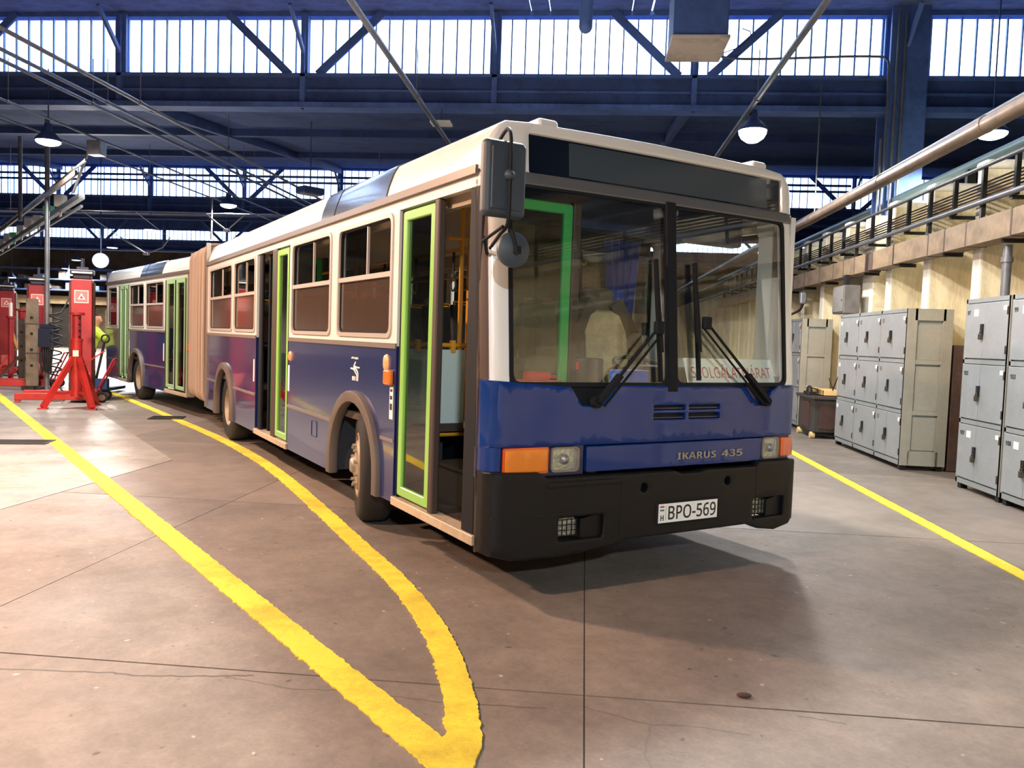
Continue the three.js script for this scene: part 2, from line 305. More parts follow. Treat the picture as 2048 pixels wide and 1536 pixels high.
{
  const g0 = box(0, SX - 0.007, -0.12, 0, -SZ + 0.013, 0); const bedX0 = JX - SX * 5, bedX1 = JX + SX * 2, bedZ0 = JZ + SZ * 3, bedZ1 = JZ - SZ * 8;
  mesh('joint_bed', box(bedX0, bedX1, -0.2, -0.004, bedZ1, bedZ0), mJoint, floor);
  for (let i = -5; i < 2; i++) for (let j = -3; j < 8; j++) {
    const near = i >= -2 && i < 1 && j >= -1 && j < 1;
    let g = g0;
    if (near) { g = g0.clone(); g = prep(g); const p = g.attributes.position, uv = g.attributes.uv; const ox = JX + i * SX + 0.0035, oz = JZ - j * SZ - 0.0035;
      for (let k = 0; k < p.count; k++) uv.setXY(k, (p.getX(k) + ox - nearX) / nearW, 1 - (nearZ - (p.getZ(k) + oz)) / nearD); g.userData.keepUv = true; }
    else if (!g0.userData.done) { g0.userData.done = true; }
    const m = mesh('slab', near ? g : g0.clone(), near ? mFloorNear : mFloorFar, floor);
    m.position.set(JX + i * SX + 0.0035, 0, JZ - j * SZ - 0.0035);
    if (!near) { const uv = m.geometry.attributes.uv; const a = rnd() * 6, b = rnd() * 6; for (let k = 0; k < uv.count; k++) uv.setXY(k, uv.getX(k) + a, uv.getY(k) + b); }
  }
  const outer = poly([[-44, -14], [15, -14], [15, 62], [-44, 62]]); outer.holes.push(new THREE.Path([[bedX0, -bedZ0], [bedX0, -bedZ1], [bedX1, -bedZ1], [bedX1, -bedZ0]].map(p => new THREE.Vector2(...p))));
  mesh('outer_slab', ext(outer, 0.2).rotateX(-Math.PI / 2).translate(0, -0.2, 0), mFloorFar, floor);
  // pale coated field to the left
  const pale = poly([[-4.98, 9.34], [-8.62, 13.68], [-11.6, 17.2], [-17, 24], [-30, 40], [-43, 56], [-43, -8], [-4.98, -8]]);
  mesh('pale_coating', ext(pale, 0.004).rotateX(-Math.PI / 2), mFloorPale, floor, { label: 'pale coated floor field left of the yellow line' });
}
// painted yellow lines: ribbons with ragged edges
function ribbon(pts, w0, w1, label, rag = 0.008, lift = 0) {
  const c = new THREE.CatmullRomCurve3(pts.map(([x, z]) => V(x, 0, z)), false, 'centripetal'), len = c.getLength(), n = Math.min(1400, Math.floor(len / 0.014)), L = [], R = [];
  let eL = 0, eR = 0;
  for (let i = 0; i <= n; i++) { const p = c.getPointAt(i / n), d = c.getTangentAt(i / n), w = (w0 + (w1 - w0) * i / n) / 2;
    eL = eL * 0.4 + (rnd() - 0.5) * rag * 1.6; eR = eR * 0.4 + (rnd() - 0.5) * rag * 1.6; const sp = rnd() < 0.16 ? rnd() * rag * 2.6 : 0;
    L.push([p.x - d.z * -(w + eL), -(p.z - d.x * (w + eL))]); R.push([p.x + d.z * -(w + eR + sp), -(p.z + d.x * (w + eR + sp))]); }
  const pos = [], idx = [], h = 0.0035;
  for (let i = 0; i <= n; i++) { pos.push(L[i][0], h + 0.004 + lift, -L[i][1], R[i][0], h + 0.004 + lift, -R[i][1], L[i][0], 0, -L[i][1], R[i][0], 0, -R[i][1]); }
  for (let i = 0; i < n; i++) { const a = i * 4, b = a + 4; idx.push(a, a + 1, b, a + 1, b + 1, b, a, b, b + 2, a, b + 2, a + 2, a + 1, a + 3, b + 3, a + 1, b + 3, b + 1); }
  const g = new THREE.BufferGeometry(); g.setAttribute('position', new THREE.BufferAttribute(new Float32Array(pos), 3)); g.setIndex(idx);
  const q = g.toNonIndexed(); q.computeVertexNormals();
  return solo('floor_line', label, 'floor line', q, M.yellow, 'yellow painted floor lines');
}
ribbon([[-16.5, -20.5], [-8.5, -11.75], [-4.0, -6.82], [-0.42, -2.9]], 0.18, 0.165, 'straight yellow floor line running from the lower middle to the far left', 0.006);
ribbon([[-12.6, -19.6], [-11.59, -18.6], [-6.97, -13.3], [-5.05, -11.02], [-3.89, -9.48], [-3.15, -8.37], [-2.35, -7.08], [-1.66, -5.93], [-1.2, -5.17], [-0.87, -4.53], [-0.66, -4.02], [-0.545, -3.65], [-0.46, -3.31], [-0.425, -3.1], [-0.43, -2.88]], 0.145, 0.145, 'curved yellow floor line bending along the side of the bus', 0.006, 0.0015);
ribbon([[3.30, -1.0], [3.30, -10], [3.28, -20], [3.28, -34]], 0.135, 0.135, 'yellow floor line on the right along the lockers', 0.004);
// floor grates
function grate(x, z, w, d, turn, label) { const t = thing('floor_grate', label, 'grate', [x, 0.004, z], turn); mesh('frame', ext(ring(-w / 2, w / 2, -d / 2, d / 2, 0.004, 0.03), 0.012).rotateX(-Math.PI / 2), M.grate, t); mesh('pit', box(-w / 2 + 0.02, w / 2 - 0.02, 0.0, 0.002, -d / 2 + 0.02, d / 2 - 0.02), M.bumperIn, t);
  for (let i = 0; i < 7; i++) mesh('bar', box(-w / 2 + 0.02, w / 2 - 0.02, 0.002, 0.012, -d / 2 + d * (i + 0.7) / 7.4, -d / 2 + d * (i + 0.7) / 7.4 + 0.02), M.grate, t); }
grate(-7.55, -10.12, 0.75, 0.42, 0.3, 'iron floor grate on the pale floor at the left edge');
grate(-7.4, -13.66, 0.55, 0.5, 0.3, 'iron floor grate beside the curved yellow line near the bus');
solo('debris', 'small dark lump of dirt lying before the bus', 'debris', new THREE.IcosahedronGeometry(0.022, 2).scale(1.6, 0.5, 0.8).translate(0.80, 0.011, -3.72), M.rust);

// ------------------------------------------------------------------ hall: roof, clerestory windows, walls
const CZ = [-15.4, -29.5, -44.0], YB = 6.6, YT = 7.68, PITCH = 0.2625, POSTS = 3.69;
const ceiling = struct('ceiling', 'boarded sawtooth roof of the hall');
{
  const run = (z0, y0, z1, y1, x0, x1, n, name, m, gaps) => { const ww = (x1 - x0) / n;
    for (let i = 0; i < n; i++) { const a = x0 + ww * i; mesh(name, beam([a + ww / 2, y0, z0], [a + ww / 2, y1, z1], ww - (gaps && gaps(a) ? 0.035 : 0.001), 0.045), m, ceiling); } };
  const slit = a => (a > -1.6 && a < -0.9) || (a > 0.1 && a < 2.1 && rnd() < 0.6);
  const planks = [-14, 13];
  run(-1.0, 6.45, CZ[0] - 0.15, YT + 0.14, planks[0], planks[1], 72, 'plank', M.roofBoard, slit);
  for (const z of [-13.2, -11, -8.8]) { const y = 6.45 + (YT + 0.14 - 6.45) * (z + 1) / (CZ[0] + 1); mesh('purlin', box(-14, 13, y - 0.2, y - 0.03, z - 0.06, z + 0.06), M.steelDark, ceiling); }
  const slab = (z0, y0, z1, y1, x0, x1) => mesh('roof_slab', beam([(x0 + x1) / 2, y0, z0], [(x0 + x1) / 2, y1, z1], x1 - x0, 0.1), M.roofSlab, ceiling);
  slab(-1.0, 6.48, CZ[0] - 0.15, YT + 0.17, -44, -14); slab(-1.0, 6.48, CZ[0] - 0.15, YT + 0.17, 13, 15);
  slab(14, 6.48, -1.0, YT + 0.2, -44, 15);
  slab(CZ[0], 6.3, CZ[1] - 0.15, YT + 0.14, -44, 15); slab(CZ[1], 6.3, CZ[2] - 0.15, YT + 0.14, -44, 15); slab(CZ[2], 6.3, -62, YT + 0.14, -44, 15);
  for (const [z0, z1] of [[CZ[0], CZ[1]], [CZ[1], CZ[2]]]) for (let k = 1; k < 3; k++) { const z = z0 + (z1 - z0) * k / 3, y = 6.3 + (YT + 0.14 - 6.3) * k / 3; mesh('purlin', box(-40, 14, y - 0.24, y - 0.05, z - 0.08, z + 0.08), M.steelDark, ceiling); }
  for (let i = -8; i < 4; i += 3) { const x = -1.88 + i * POSTS; mesh('rafter', beam([x, 6.12, CZ[0]], [x, YT - 0.04, CZ[1]], 0.12, 0.22), M.steelDark, ceiling); }
}
function clerestory(k, x0, x1, asParts) {
  const z = CZ[k], w = struct('window_' + (k + 1), ['long clerestory window band high across the hall in front', 'second clerestory window band behind the first', 'farthest clerestory window band'][k]);
  mesh('sill', [box(x0, x1, YB - 0.07, YB, z - 0.1, z + 0.1)], M.steelBlue, w);
  mesh('head', [box(x0, x1, YT, YT + 0.09, z - 0.1, z + 0.1)], M.steelBlue, w);
  const n = Math.round((x1 - x0) / PITCH), pg = box(-PITCH / 2 + 0.012, PITCH / 2 - 0.012, YB, YT, -0.003, 0.003), mg = box(-0.013, 0.013, YB, YT, -0.025, 0.025), all = [];
  for (let i = 0; i <= n; i++) { const x = x0 + i * PITCH;
    if (asParts(x)) { mesh('mullion', mg, M.mullion, w).position.set(x, 0, z - 0.02); if (i < n) mesh('pane', pg, M.pane, w).position.set(x + PITCH / 2, 0, z - 0.02); }
    else all.push(x); }
  if (k === 2) mesh('head_board', box(x0, x1, 7.12, YT, z + 0.06, z + 0.1), M.roofSlab, w);
  if (all.length) { mesh('distant_mullions', all.map(x => mg.clone().translate(x, 0, z - 0.02)), M.mullion, w, { kind: 'stuff' }); mesh('distant_panes', all.map(x => pg.clone().translate(x + PITCH / 2, 0, z - 0.02)), M.pane, w, { kind: 'stuff' }); }
  return w;
}
clerestory(0, -14.2, 11.0, () => true);
clerestory(1, -27, 12, x => x < -7.5);
clerestory(2, -38, 12, () => false);
{ // trusses in the window planes, girders and walls beside the bands
  for (const k of [0, 1, 2]) {
    const z = CZ[k] + 0.16, g = struct('trim_' + (k + 1), ['steel truss and girder under the first clerestory', 'steel truss and girder under the second clerestory', 'steel truss and girder under the farthest clerestory'][k]);
    const xa = k ? -40 : -17, xb = 13;
    mesh('girder_web', box(xa, xb, 6.0, 6.55, z - 0.12, z + 0.0), M.steelDark, g);
    mesh('girder_flange', [box(xa, xb, 5.9, 6.0, z - 0.2, z + 0.16)], M.steelBlue, g); mesh('girder_flange', [box(xa, xb, 6.5, 6.56, z - 0.16, z + 0.1)], M.steelBlue, g); mesh('girder_rib', box(xa, xb, 6.23, 6.27, z - 0.0, z + 0.05), M.steelBlue, g);
    for (let i = -10; i < 5; i++) { const x = -1.88 + i * POSTS; if (x < xa || x > xb) continue;
      const V0 = (i & 1) !== 0;          // V braces meet at every second post
      if (Math.abs(x - 5.5) > 0.3) mesh('post', [box(x - (V0 ? 0.07 : 0.1), x + (V0 ? 0.07 : 0.1), 6.5, YT + 0.05, z - 0.05, z + 0.02), box(x - 0.03, x + 0.03, 5.9, YT, z + 0.02, z + 0.09)], M.steelBlue, g);
      mesh('stiffener', box(x - 0.05, x + 0.05, 6.0, 6.55, z, z + 0.1), M.steelBlue, g);
      if (V0) for (const s of [-1, 1]) mesh('brace', beam([x + s * 0.28, 6.55, z + 0.03], [x + s * 1.52, YT + 0.02, z + 0.03], 0.05, 0.15), M.steelBlue, g);
      if (k < 2) mesh('knee_brace', beam([x, 6.95, z + 0.05], [x - 0.02, YT - 0.1, z + 0.75], 0.06, 0.08), M.steelBlue, g);
    }
  }
  // conduit along the first band and down the column
  const col = struct('trim_4', 'big dark blue steel column on the right with conduits');
  mesh('web', box(5.42, 5.62, 0, YT + 0.1, CZ[0] - 0.12, CZ[0] + 0.3), M.steelDark, col);
  mesh('flange', box(5.2, 5.86, 0, YT + 0.1, CZ[0] + 0.3, CZ[0] + 0.36), M.steelBlue, col); mesh('flange', box(5.2, 5.86, 0, YT + 0.1, CZ[0] - 0.18, CZ[0] - 0.12), M.steelBlue, col);
  for (const [x, y0, y1] of [[5.3, 3.9, 7.7], [5.42, 3.9, 7.6], [5.1, 3.8, 5.4]]) mesh('conduit', rod([x, y0, CZ[0] + 0.42], [x, y1, CZ[0] + 0.42], 0.025, 8), M.pipeGrey, col);
  mesh('conduit', [tube([[2.2, 7.2, CZ[0] + 0.3], [2.15, 6.95, CZ[0] + 0.3], [2.3, 6.86, CZ[0] + 0.3], [4.9, 6.86, CZ[0] + 0.35], [5.12, 6.8, CZ[0] + 0.42], [5.16, 6.4, CZ[0] + 0.42], [5.16, 4.0, CZ[0] + 0.42]], 0.022, 60, 6)], M.pipeGrey, col);
  mesh('cable', tube([[2.6, 7.35, CZ[0] + 0.35], [2.75, 7.25, CZ[0] + 0.4], [2.6, 7.05, CZ[0] + 0.35], [2.2, 6.9, CZ[0] + 0.32]], 0.009, 24, 5), M.hose, col);
  // shell
  const shell = (n, l, g, m) => { const o = struct(n, l); mesh('surface', g, m, o); return o; };
  const wb = shell('wall_back', 'dark far end wall of the hall', box(-44, 15, -0.2, 8.2, -62.3, -62), M.wallFar);
  shell('wall_left', 'dark far left wall of the hall', box(-44.3, -44, -0.2, 8.2, -62, 14), M.wallFar);
  shell('wall_front', 'wall of the hall behind the camera', box(-44, 15, -0.2, 8.2, 14, 14.3), M.wallFar);
  shell('wall_far_right', 'wall of the neighbouring bay beyond the right wall', box(15, 15.3, -0.2, 8.2, -62, 14), M.wallFar);
  const up = struct('wall_upper', 'boarded gable fields above the girders');
  mesh('board_field', box(-44, -14.2, 6.3, YT + 0.2, CZ[0] - 0.05, CZ[0] + 0.05), M.roofSlab, up); mesh('board_field', box(11, 15, 6.3, YT + 0.2, CZ[0] - 0.05, CZ[0] + 0.05), M.roofSlab, up);
  mesh('board_field', box(-44, -27, 6.3, YT + 0.2, CZ[1] - 0.05, CZ[1] + 0.05), M.roofSlab, up); mesh('board_field', box(12, 15, 6.3, YT + 0.2, CZ[1] - 0.05, CZ[1] + 0.05), M.roofSlab, up);
  mesh('board_field', box(-44, -38, 6.3, YT + 0.2, CZ[2] - 0.05, CZ[2] + 0.05), M.roofSlab, up); mesh('board_field', box(12, 15, 6.3, YT + 0.2, CZ[2] - 0.05, CZ[2] + 0.05), M.roofSlab, up);
  mesh('board_field', box(-44, 15, 6.3, YT + 0.25, -1.05, -0.95), M.roofSlab, up);
}

// ------------------------------------------------------------------ right wall with fins, duct and pipe rack
{
  const w = struct('wall_right', 'cream partition wall with deep fins on the right');
  mesh('surface', box(5.6, 5.8, 0, 3.92, -61, 5), M.wallCream, w);
  const fin = box(4.9, 5.6, 0, 3.95, -0.23, 0), cap = [rbox(4.86, 5.6, 3.93, 4.06, -0.26, 0.03, 0.05, 2)], edge = box(4.885, 4.9, 0, 3.95, -0.225, -0.005);
  const cg = join(cap);
  for (const z of [-4.55, -6.05, -7.55, -9.05, -10.55, -12.05, -13.5, -15.75, -17.2, -18.65, -20.1, -21.6, -23.1, -24.6, -26.1, -27.6]) {
    const f = mesh('fin', fin, M.wallCream, w); f.position.z = z; mesh('fin_edge', edge, M.wallWhite, f); mesh('fin_cap', cg, M.wallWhite, f);
  }
  const c = mesh('wide_fin', box(4.9, 5.6, 0, 3.95, -14.85, -14.33), M.wallCream, w); mesh('fin_edge', box(4.885, 4.9, 0, 3.95, -14.845, -14.335), M.wallWhite, c);
}
{
  const d = thing('cable_duct', 'brown boxed cable duct running along the fins of the right wall', 'duct');
  const joints = [2, -1.2, -3.4, -5.2, -6.8, -8.2, -9.35, -10.4, -11.0, -11.5, -12.75, -13.62, -13.95, -14.5, -15.1, -15.7, -16.6, -17.7, -18.6, -19.3, -20.0, -22, -25, -29];
  for (let i = 0; i < joints.length - 1; i++) { const z0 = joints[i], z1 = joints[i + 1], gap = Math.abs(z0 + 13.62) < 0.01, o = (rnd() - 0.5) * 0.012;
    mesh('section', gap ? box(4.66, 4.86, 2.97, 3.24, z1, z0) : rbox(4.62 + o, 4.86, 2.955 + o, 3.255 + o, z1 + 0.006, z0 - 0.006, 0.006, 1), gap ? M.ductDark : M.ductWood, d);
    mesh('joint_strap', box(4.612, 4.87, 2.945, 3.262, z0 - 0.014, z0 + 0.014), M.ductDark, d); }
  for (const z of [-3.6, -6.6, -9.6, -11.1, -12.6, -14.1, -16.3, -17.8, -19.2]) mesh('bracket', [beam([4.66, 2.93, z], [4.9, 2.93, z], 0.05, 0.05)], M.blackIron, d);
}
{
  const r = thing('pipe_rack', 'dark steel pipe rack with railing above the cable duct', 'pipe rack');
  mesh('top_rail', rod([4.62, 3.86, 3], [4.62, 3.84, -34], 0.026, 8), M.pipeGrey, r);
  mesh('lower_rail', rod([4.6, 3.44, 3], [4.6, 3.41, -34], 0.035, 8), M.pipeGrey, r); mesh('lower_rail', rod([4.7, 3.49, 3], [4.7, 3.46, -34], 0.03, 8), M.blackIron, r);
  for (let i = 0; i < 5; i++) mesh('pipe', rod([4.72 + i * 0.025, 3.55 + i * 0.05, 3], [4.72 + i * 0.025, 3.52 + i * 0.05, -34], 0.012, 6), M.rust, r);
  for (let z = -1.2; z > -28; z -= 0.74) { const tall = Math.round(-z / 0.74) % 2 === 0; mesh('post', box(4.62, 4.67, tall ? 3.24 : 3.4, 3.86, z - 0.025, z + 0.025), M.blackIron, r); }
  for (let z = -2; z > -28; z -= 1.48) mesh('cross_bar', box(4.62, 5.0, 3.36, 3.4, z - 0.03, z + 0.03), M.blackIron, r);
}
{ const p = thing('heating_pipe', 'long big brown pipe slanting along the right side above the lockers', 'pipe');
  mesh('pipe', rod([4.0, 3.985, 3], [4.0, 3.97, -40], 0.085, 20), M.pipeBrown, p);
  for (const z of [1, -4.4, -8.7, -11.6, -15, -19]) { mesh('collar', rod([4.0, 3.985, z], [4.0, 3.985, z - 0.05], 0.092, 20), M.pipeBrown, p); }
  for (const z of [0.6, -14.9, -26]) mesh('hanger', rod([4.0, 4.06, z], [4.0, 6.35, z], 0.012, 6), M.pipeGrey, p);
  mesh('thin_pipe', rod([4.06, 4.12, 3], [4.06, 4.1, -40], 0.02, 8), M.pipeGrey, p); }
{ const t = thing('junction_box', 'grey steel junction box hanging under the cable duct', 'box', [0, 0, 0]);
  mesh('body', rbox(4.45, 4.72, 2.27, 2.76, -15.05, -14.42, 0.012), mat({ color: '#77736f', roughness: 0.55, map: tStain }), t); mesh('door', rbox(4.435, 4.452, 2.3, 2.73, -15.02, -14.45, 0.006), mat({ color: '#85827e', roughness: 0.5, map: tStain }), t);
  mesh('lock', rod([4.43, 2.5, -14.5], [4.44, 2.5, -14.5], 0.018, 10), M.blackIron, t); mesh('bracket', box(4.55, 4.62, 2.76, 2.96, -14.85, -14.7), M.blackIron, t); }
{ const t = thing('small_lamp_box', 'small pale socket box under the duct near the bus', 'socket'); mesh('body', rbox(4.62, 4.76, 2.6, 2.86, -18.1, -17.95, 0.03), M.galv, t); mesh('pipe', tube([[4.7, 2.62, -18], [4.72, 2.5, -18.3], [4.72, 2.4, -19.2], [4.72, 2.3, -19.9]], 0.03, 30, 8), M.rust, t); }
solo('steel_post', 'rusty brown steel post beside the far fins, next to the bus corner', 'post', [box(4.6, 4.85, 0, 2.95, -20.3, -20.05), box(4.55, 4.86, 0, 0.03, -20.35, -20.0)], M.rust);
solo('standpipe', 'grey vertical pipe rising behind the nearest lockers', 'pipe', [rod([4.8, 2.292, -9.75], [4.8, 2.9, -9.75], 0.05, 14), rod([4.8, 2.7, -9.75], [4.8, 2.76, -9.75], 0.065, 14)], M.pipeGrey);
solo('leaning_board', 'brown flat board standing behind the middle lockers', 'board', [rbox(5.02, 5.3, 0.0, 1.75, -11.52, -11.44, 0.02)], M.rust);

// ------------------------------------------------------------------ lockers
function lockers(z0, z1, cols, X, h, label, numbers) {
  const t = thing('locker_cabinet', label, 'locker', [X, 0, z0], 0, 'grey steel lockers along the right wall'), L = z1 - z0, D = 0.6, y0 = 0.07, cw = L / cols, th = (h - y0 - 0.06) / 3;
  mesh('body', [box(0.03, D, y0 + 0.02, h - 0.02, 0.02, L - 0.03)], M.lockerFrame, t);
  mesh('frame', [box(0, 0.05, y0, h, 0, 0.035), box(0, 0.05, y0, h, L - 0.035, L), box(0, D, h - 0.05, h, 0, L), box(0, 0.05, y0, y0 + 0.06, 0, L),
    ...[1, 2].map(k => box(0, 0.05, y0 + 0.03 + th * k - 0.02, y0 + 0.03 + th * k + 0.03, 0, L)), ...Array.from({ length: cols - 1 }, (_, i) => box(0, 0.05, y0, h, cw * (i + 1) - 0.02, cw * (i + 1) + 0.02))], M.lockerFrame, t);
  // end frame with recessed panels, on the near end
  mesh('end_frame', [box(0, 0.13, y0, h, L - 0.03, L + 0.012), box(D - 0.13, D, y0, h, L - 0.03, L + 0.012), box(0.1, D - 0.1, h - 0.16, h, L - 0.03, L + 0.012), box(0.1, D - 0.1, y0, y0 + 0.2, L - 0.03, L + 0.012),
    box(0.1, D - 0.1, y0 + 0.03 + th - 0.03, y0 + 0.03 + th + 0.03, L - 0.03, L + 0.008), box(0.1, D - 0.1, y0 + 0.03 + th * 2 - 0.03, y0 + 0.03 + th * 2 + 0.03, L - 0.03, L + 0.008)], M.lockerEnd, t);
  for (let k = 0; k < 3; k++) mesh('end_panel', rbox(0.13, D - 0.13, y0 + (k ? 0.06 : 0.21) + th * k, y0 + th * (k + 1) - (k === 2 ? 0.16 : 0.03), L - 0.03, L - 0.012, 0.004, 1), M.lockerEnd, t);
  for (const z of [0.06, L - 0.06]) for (const x of [0.06, D - 0.06]) mesh('foot', box(x - 0.04, x + 0.04, 0, y0, z - 0.04, z + 0.04), M.blackIron, t);
  let n = 0;
  for (let r = 0; r < 3; r++) for (let c = 0; c < cols; c++) {
    const a = cw * c + 0.03, b = cw * (c + 1) - 0.03, ya = y0 + 0.03 + th * (2 - r) + 0.045, yb = y0 + 0.03 + th * (3 - r) - 0.03, mid = a + (b - a) * 0.44;
    for (const [p, q, s] of [[a, mid - 0.003, -1], [mid + 0.003, b, 1]]) {
      const d = mesh('door', rbox(-0.008, 0.01, ya, yb, p, q, 0.006, 2), M.locker, t);
      d.rotation.y = (rnd() - 0.5) * 0.006;
      if (s < 0) { mesh('hasp', [box(-0.028, -0.006, ya + (yb - ya) * 0.42, ya + (yb - ya) * 0.62, q - 0.028, q + 0.026)], M.blackIron, d);
        mesh('padlock', [rbox(-0.05, -0.02, ya + (yb - ya) * 0.34, ya + (yb - ya) * 0.45, q - 0.022, q + 0.028, 0.006, 1), new THREE.TorusGeometry(0.018, 0.005, 6, 12).rotateY(Math.PI / 2).translate(-0.034, ya + (yb - ya) * 0.46, q + 0.003)], M.brass, d);
        const num = numbers && numbers[r * cols + c];
        if (num) mesh('number', text(num, 0.05, 0.002, 0, 0, 0).rotateY(-Math.PI / 2).translate(-0.0085, yb - 0.13, p + 0.03), M.ink, d);
        if (num && n % 2 === 0) mesh('card', box(-0.012, -0.007, yb - 0.15, yb - 0.07, p + 0.2, p + 0.3), M.paper, d);
        else if (!num) mesh('card', box(-0.011, -0.007, yb - 0.12, yb - 0.06, p + 0.04, p + 0.11), n % 3 ? M.trim : M.paper, d); }
      else { mesh('card', box(-0.011, -0.007, yb - 0.1, yb - 0.05, q - 0.09, q - 0.02), M.paper, d); for (const yy of [ya + 0.06, yb - 0.15]) mesh("hinge", rod([-0.008, yy, q - 0.006], [-0.008, yy + 0.09, q - 0.006], 0.009, 6), M.rust, d); }
    }
    n++;
  }
  return t;
}
lockers(-19.7, -16.7, 3, 4.36, 2.24, 'grey locker block behind the brown machine, farthest from the camera');
lockers(-14.3, -11.42, 3, 4.38, 2.23, 'grey locker block of three columns with its framed end panel in view');
lockers(-10.22, -9.2, 1, 4.6, 2.29, 'single column of grey lockers numbered 97, 102 and 107 from the top', ['97', '102', '107']);
lockers(-9.16, -8.14, 1, 4.6, 2.29, 'single column of grey lockers numbered 99, 103 and 108 at the right edge', ['99', '103', '108']);
{ // brown machine cabinet
  const t = thing('tool_cabinet', 'brown rusty machine cabinet on wheels between the lockers', 'cabinet', [4.19, 0, -14.92]);
  mesh('body', rbox(0, 0.5, 0.12, 0.72, -1.05, 0, 0.015), M.machine, t);
  mesh('door', rbox(-0.02, 0.004, 0.18, 0.66, -0.78, -0.28, 0.008), M.machineRed, t); mesh('side_panel', rbox(0.1, 0.46, 0.18, 0.62, -0.004, 0.012, 0.006), M.machineRed, t);
  mesh('top_plate', rbox(-0.05, 0.55, 0.72, 0.78, -1.12, 0.06, 0.012), M.machine, t);
  for (const z of [-0.95, -0.1]) mesh('caster', rod([-0.03, 0.06, z], [0.05, 0.06, z], 0.06, 14), M.card, t);
  mesh('back_wheels', [rod([0.4, 0.06, -0.95], [0.46, 0.06, -0.95], 0.06, 12), rod([0.4, 0.06, -0.1], [0.46, 0.06, -0.1], 0.06, 12), box(0.05, 0.42, 0.05, 0.13, -0.98, -0.08)], M.blackIron, t);
  const v = thing('clamp', 'black arched clamp on the brown machine cabinet', 'clamp', [4.19, 0.783, -15.3]);
  mesh('arch', [new THREE.TorusGeometry(0.13, 0.045, 8, 16, Math.PI).rotateY(Math.PI / 2 * 0.9), box(-0.05, 0.08, 0, 0.06, -0.2, 0.2)], M.blackIron, v);
  const c = thing('cardboard_tray', 'open beige cardboard tray lying on the brown machine cabinet', 'tray', [4.53, 0.783, -15.4]);
  mesh('tray', [box(-0.18, 0.18, 0, 0.012, -0.4, 0.4), box(-0.18, -0.168, 0, 0.1, -0.4, 0.4), box(0.168, 0.18, 0, 0.1, -0.4, 0.4), box(-0.18, 0.18, 0, 0.1, -0.4, -0.388), box(-0.18, 0.18, 0, 0.1, 0.388, 0.4), beam([-0.18, 0.1, 0], [-0.28, 0.14, 0], 0.78, 0.01)], M.card, c);
  mesh('stick', [rod([0.05, 0.0, 0.1], [0.12, 0.4, 0.28], 0.01, 6), rod([0.1, 0.0, 0.2], [0.0, 0.32, 0.1], 0.008, 6)], M.blackIron, c);
}

// ------------------------------------------------------------------ overhead pipes, unit heater, far lights
const overhead = (name, label, cat, x, y, r, m, z0, z1, n = 5) => { const t = thing(name, label, cat); mesh('run', rod([x, y, z0], [x, y, z1], r, 10), m, t); for (let i = 0; i < n; i++) { const z = z0 + (z1 - z0) * (i + 0.5) / n; mesh('clip', rod([x, y, z], [x, y, z + 0.05], r * 1.35, 10), M.pipeGrey, t); mesh('hanger', rod([x, y, z], [x, 6.25, z], 0.008, 5), M.pipeGrey, t); } return t; };
overhead('overhead_pipe', 'steel pipe under the roof crossing the first window band left of the middle', 'pipe', -2.87, 5.5, 0.045, M.pipeGrey, 2, -28);
overhead('overhead_pipe', 'steel pipe under the roof leading to the glaring lamp on the right', 'pipe', 2.53, 5.5, 0.045, M.pipeGrey, 2, -28);
overhead('overhead_pipe', 'knotted upper pipe of the bundle at the top left', 'pipe', -7.85, 5.5, 0.032, M.pipeGrey, 2, -29, 9);
overhead('overhead_wire', 'upper of two close pale wires below the knotted pipe', 'wire', -8.45, 5.5, 0.03, M.wire, 2, -29);
overhead('overhead_wire', 'lower of two close pale wires below the knotted pipe', 'wire', -8.72, 5.47, 0.03, M.wire, 2, -29);
overhead('overhead_wire', 'thin wire running past the lamp at the left above the lifts', 'wire', -10.3, 5.5, 0.022, M.wire, 2, -29);
overhead('overhead_wire', 'thin lowest wire at the far left under the window band', 'wire', -11.2, 5.5, 0.022, M.wire, 2, -29);
{ const t = thing('unit_heater', 'big beige box shaped unit heater hanging from the roof', 'heater', [1.36, 5.67, -11.2]);
  mesh('casing', rbox(-0.36, 0.36, 0.02, 0.75, -0.5, 0.25, 0.02), M.steelDark, t); mesh('bottom_panel', rbox(-0.38, 0.38, -0.02, 0.03, -0.62, 0.3, 0.012), mat({ color: '#b9aa9c', roughness: 0.6, map: tStain }), t);
  mesh('hanger', [rod([-0.3, 0.7, 0], [-0.3, 1.9, 0], 0.02, 6), rod([0.3, 0.7, 0], [0.3, 1.9, 0], 0.02, 6)], M.steelDark, t); }
solo('flue_pipe', 'short dark round ended flue pipe hanging before the window band', 'pipe', [rod([-0.17, 6.22, -12], [-0.17, 7.4, -12], 0.1, 18), new THREE.SphereGeometry(0.1, 18, 10).translate(-0.17, 6.22, -12)], M.steelBlue);
{ const t = thing('ceiling_light', 'flat pale unlit lamp panel under the girder above the bus roof', 'lamp', [-2.85, 5.6, -15.1]); mesh('panel', rbox(-0.19, 0.19, 0, 0.05, -0.16, 0.16, 0.01), M.paper, t); mesh('hanger', rod([0, 0.05, 0], [0, 0.45, 0], 0.012, 6), M.steelDark, t); }
{ const t = thing('floodlight', 'dark unlit floodlight over the bus roof before the second window band', 'floodlight', [-6.6, 4.95, -18.6], 0.9); mesh('housing', rbox(-0.28, 0.28, -0.08, 0.08, -0.2, 0.2, 0.03), M.steelDark, t); mesh('glass', rbox(-0.24, 0.24, -0.095, -0.07, -0.16, 0.16, 0.01), M.galv, t); mesh('bracket', rod([0, 0.05, 0], [0, 1.62, 0], 0.015, 6), M.steelDark, t); }
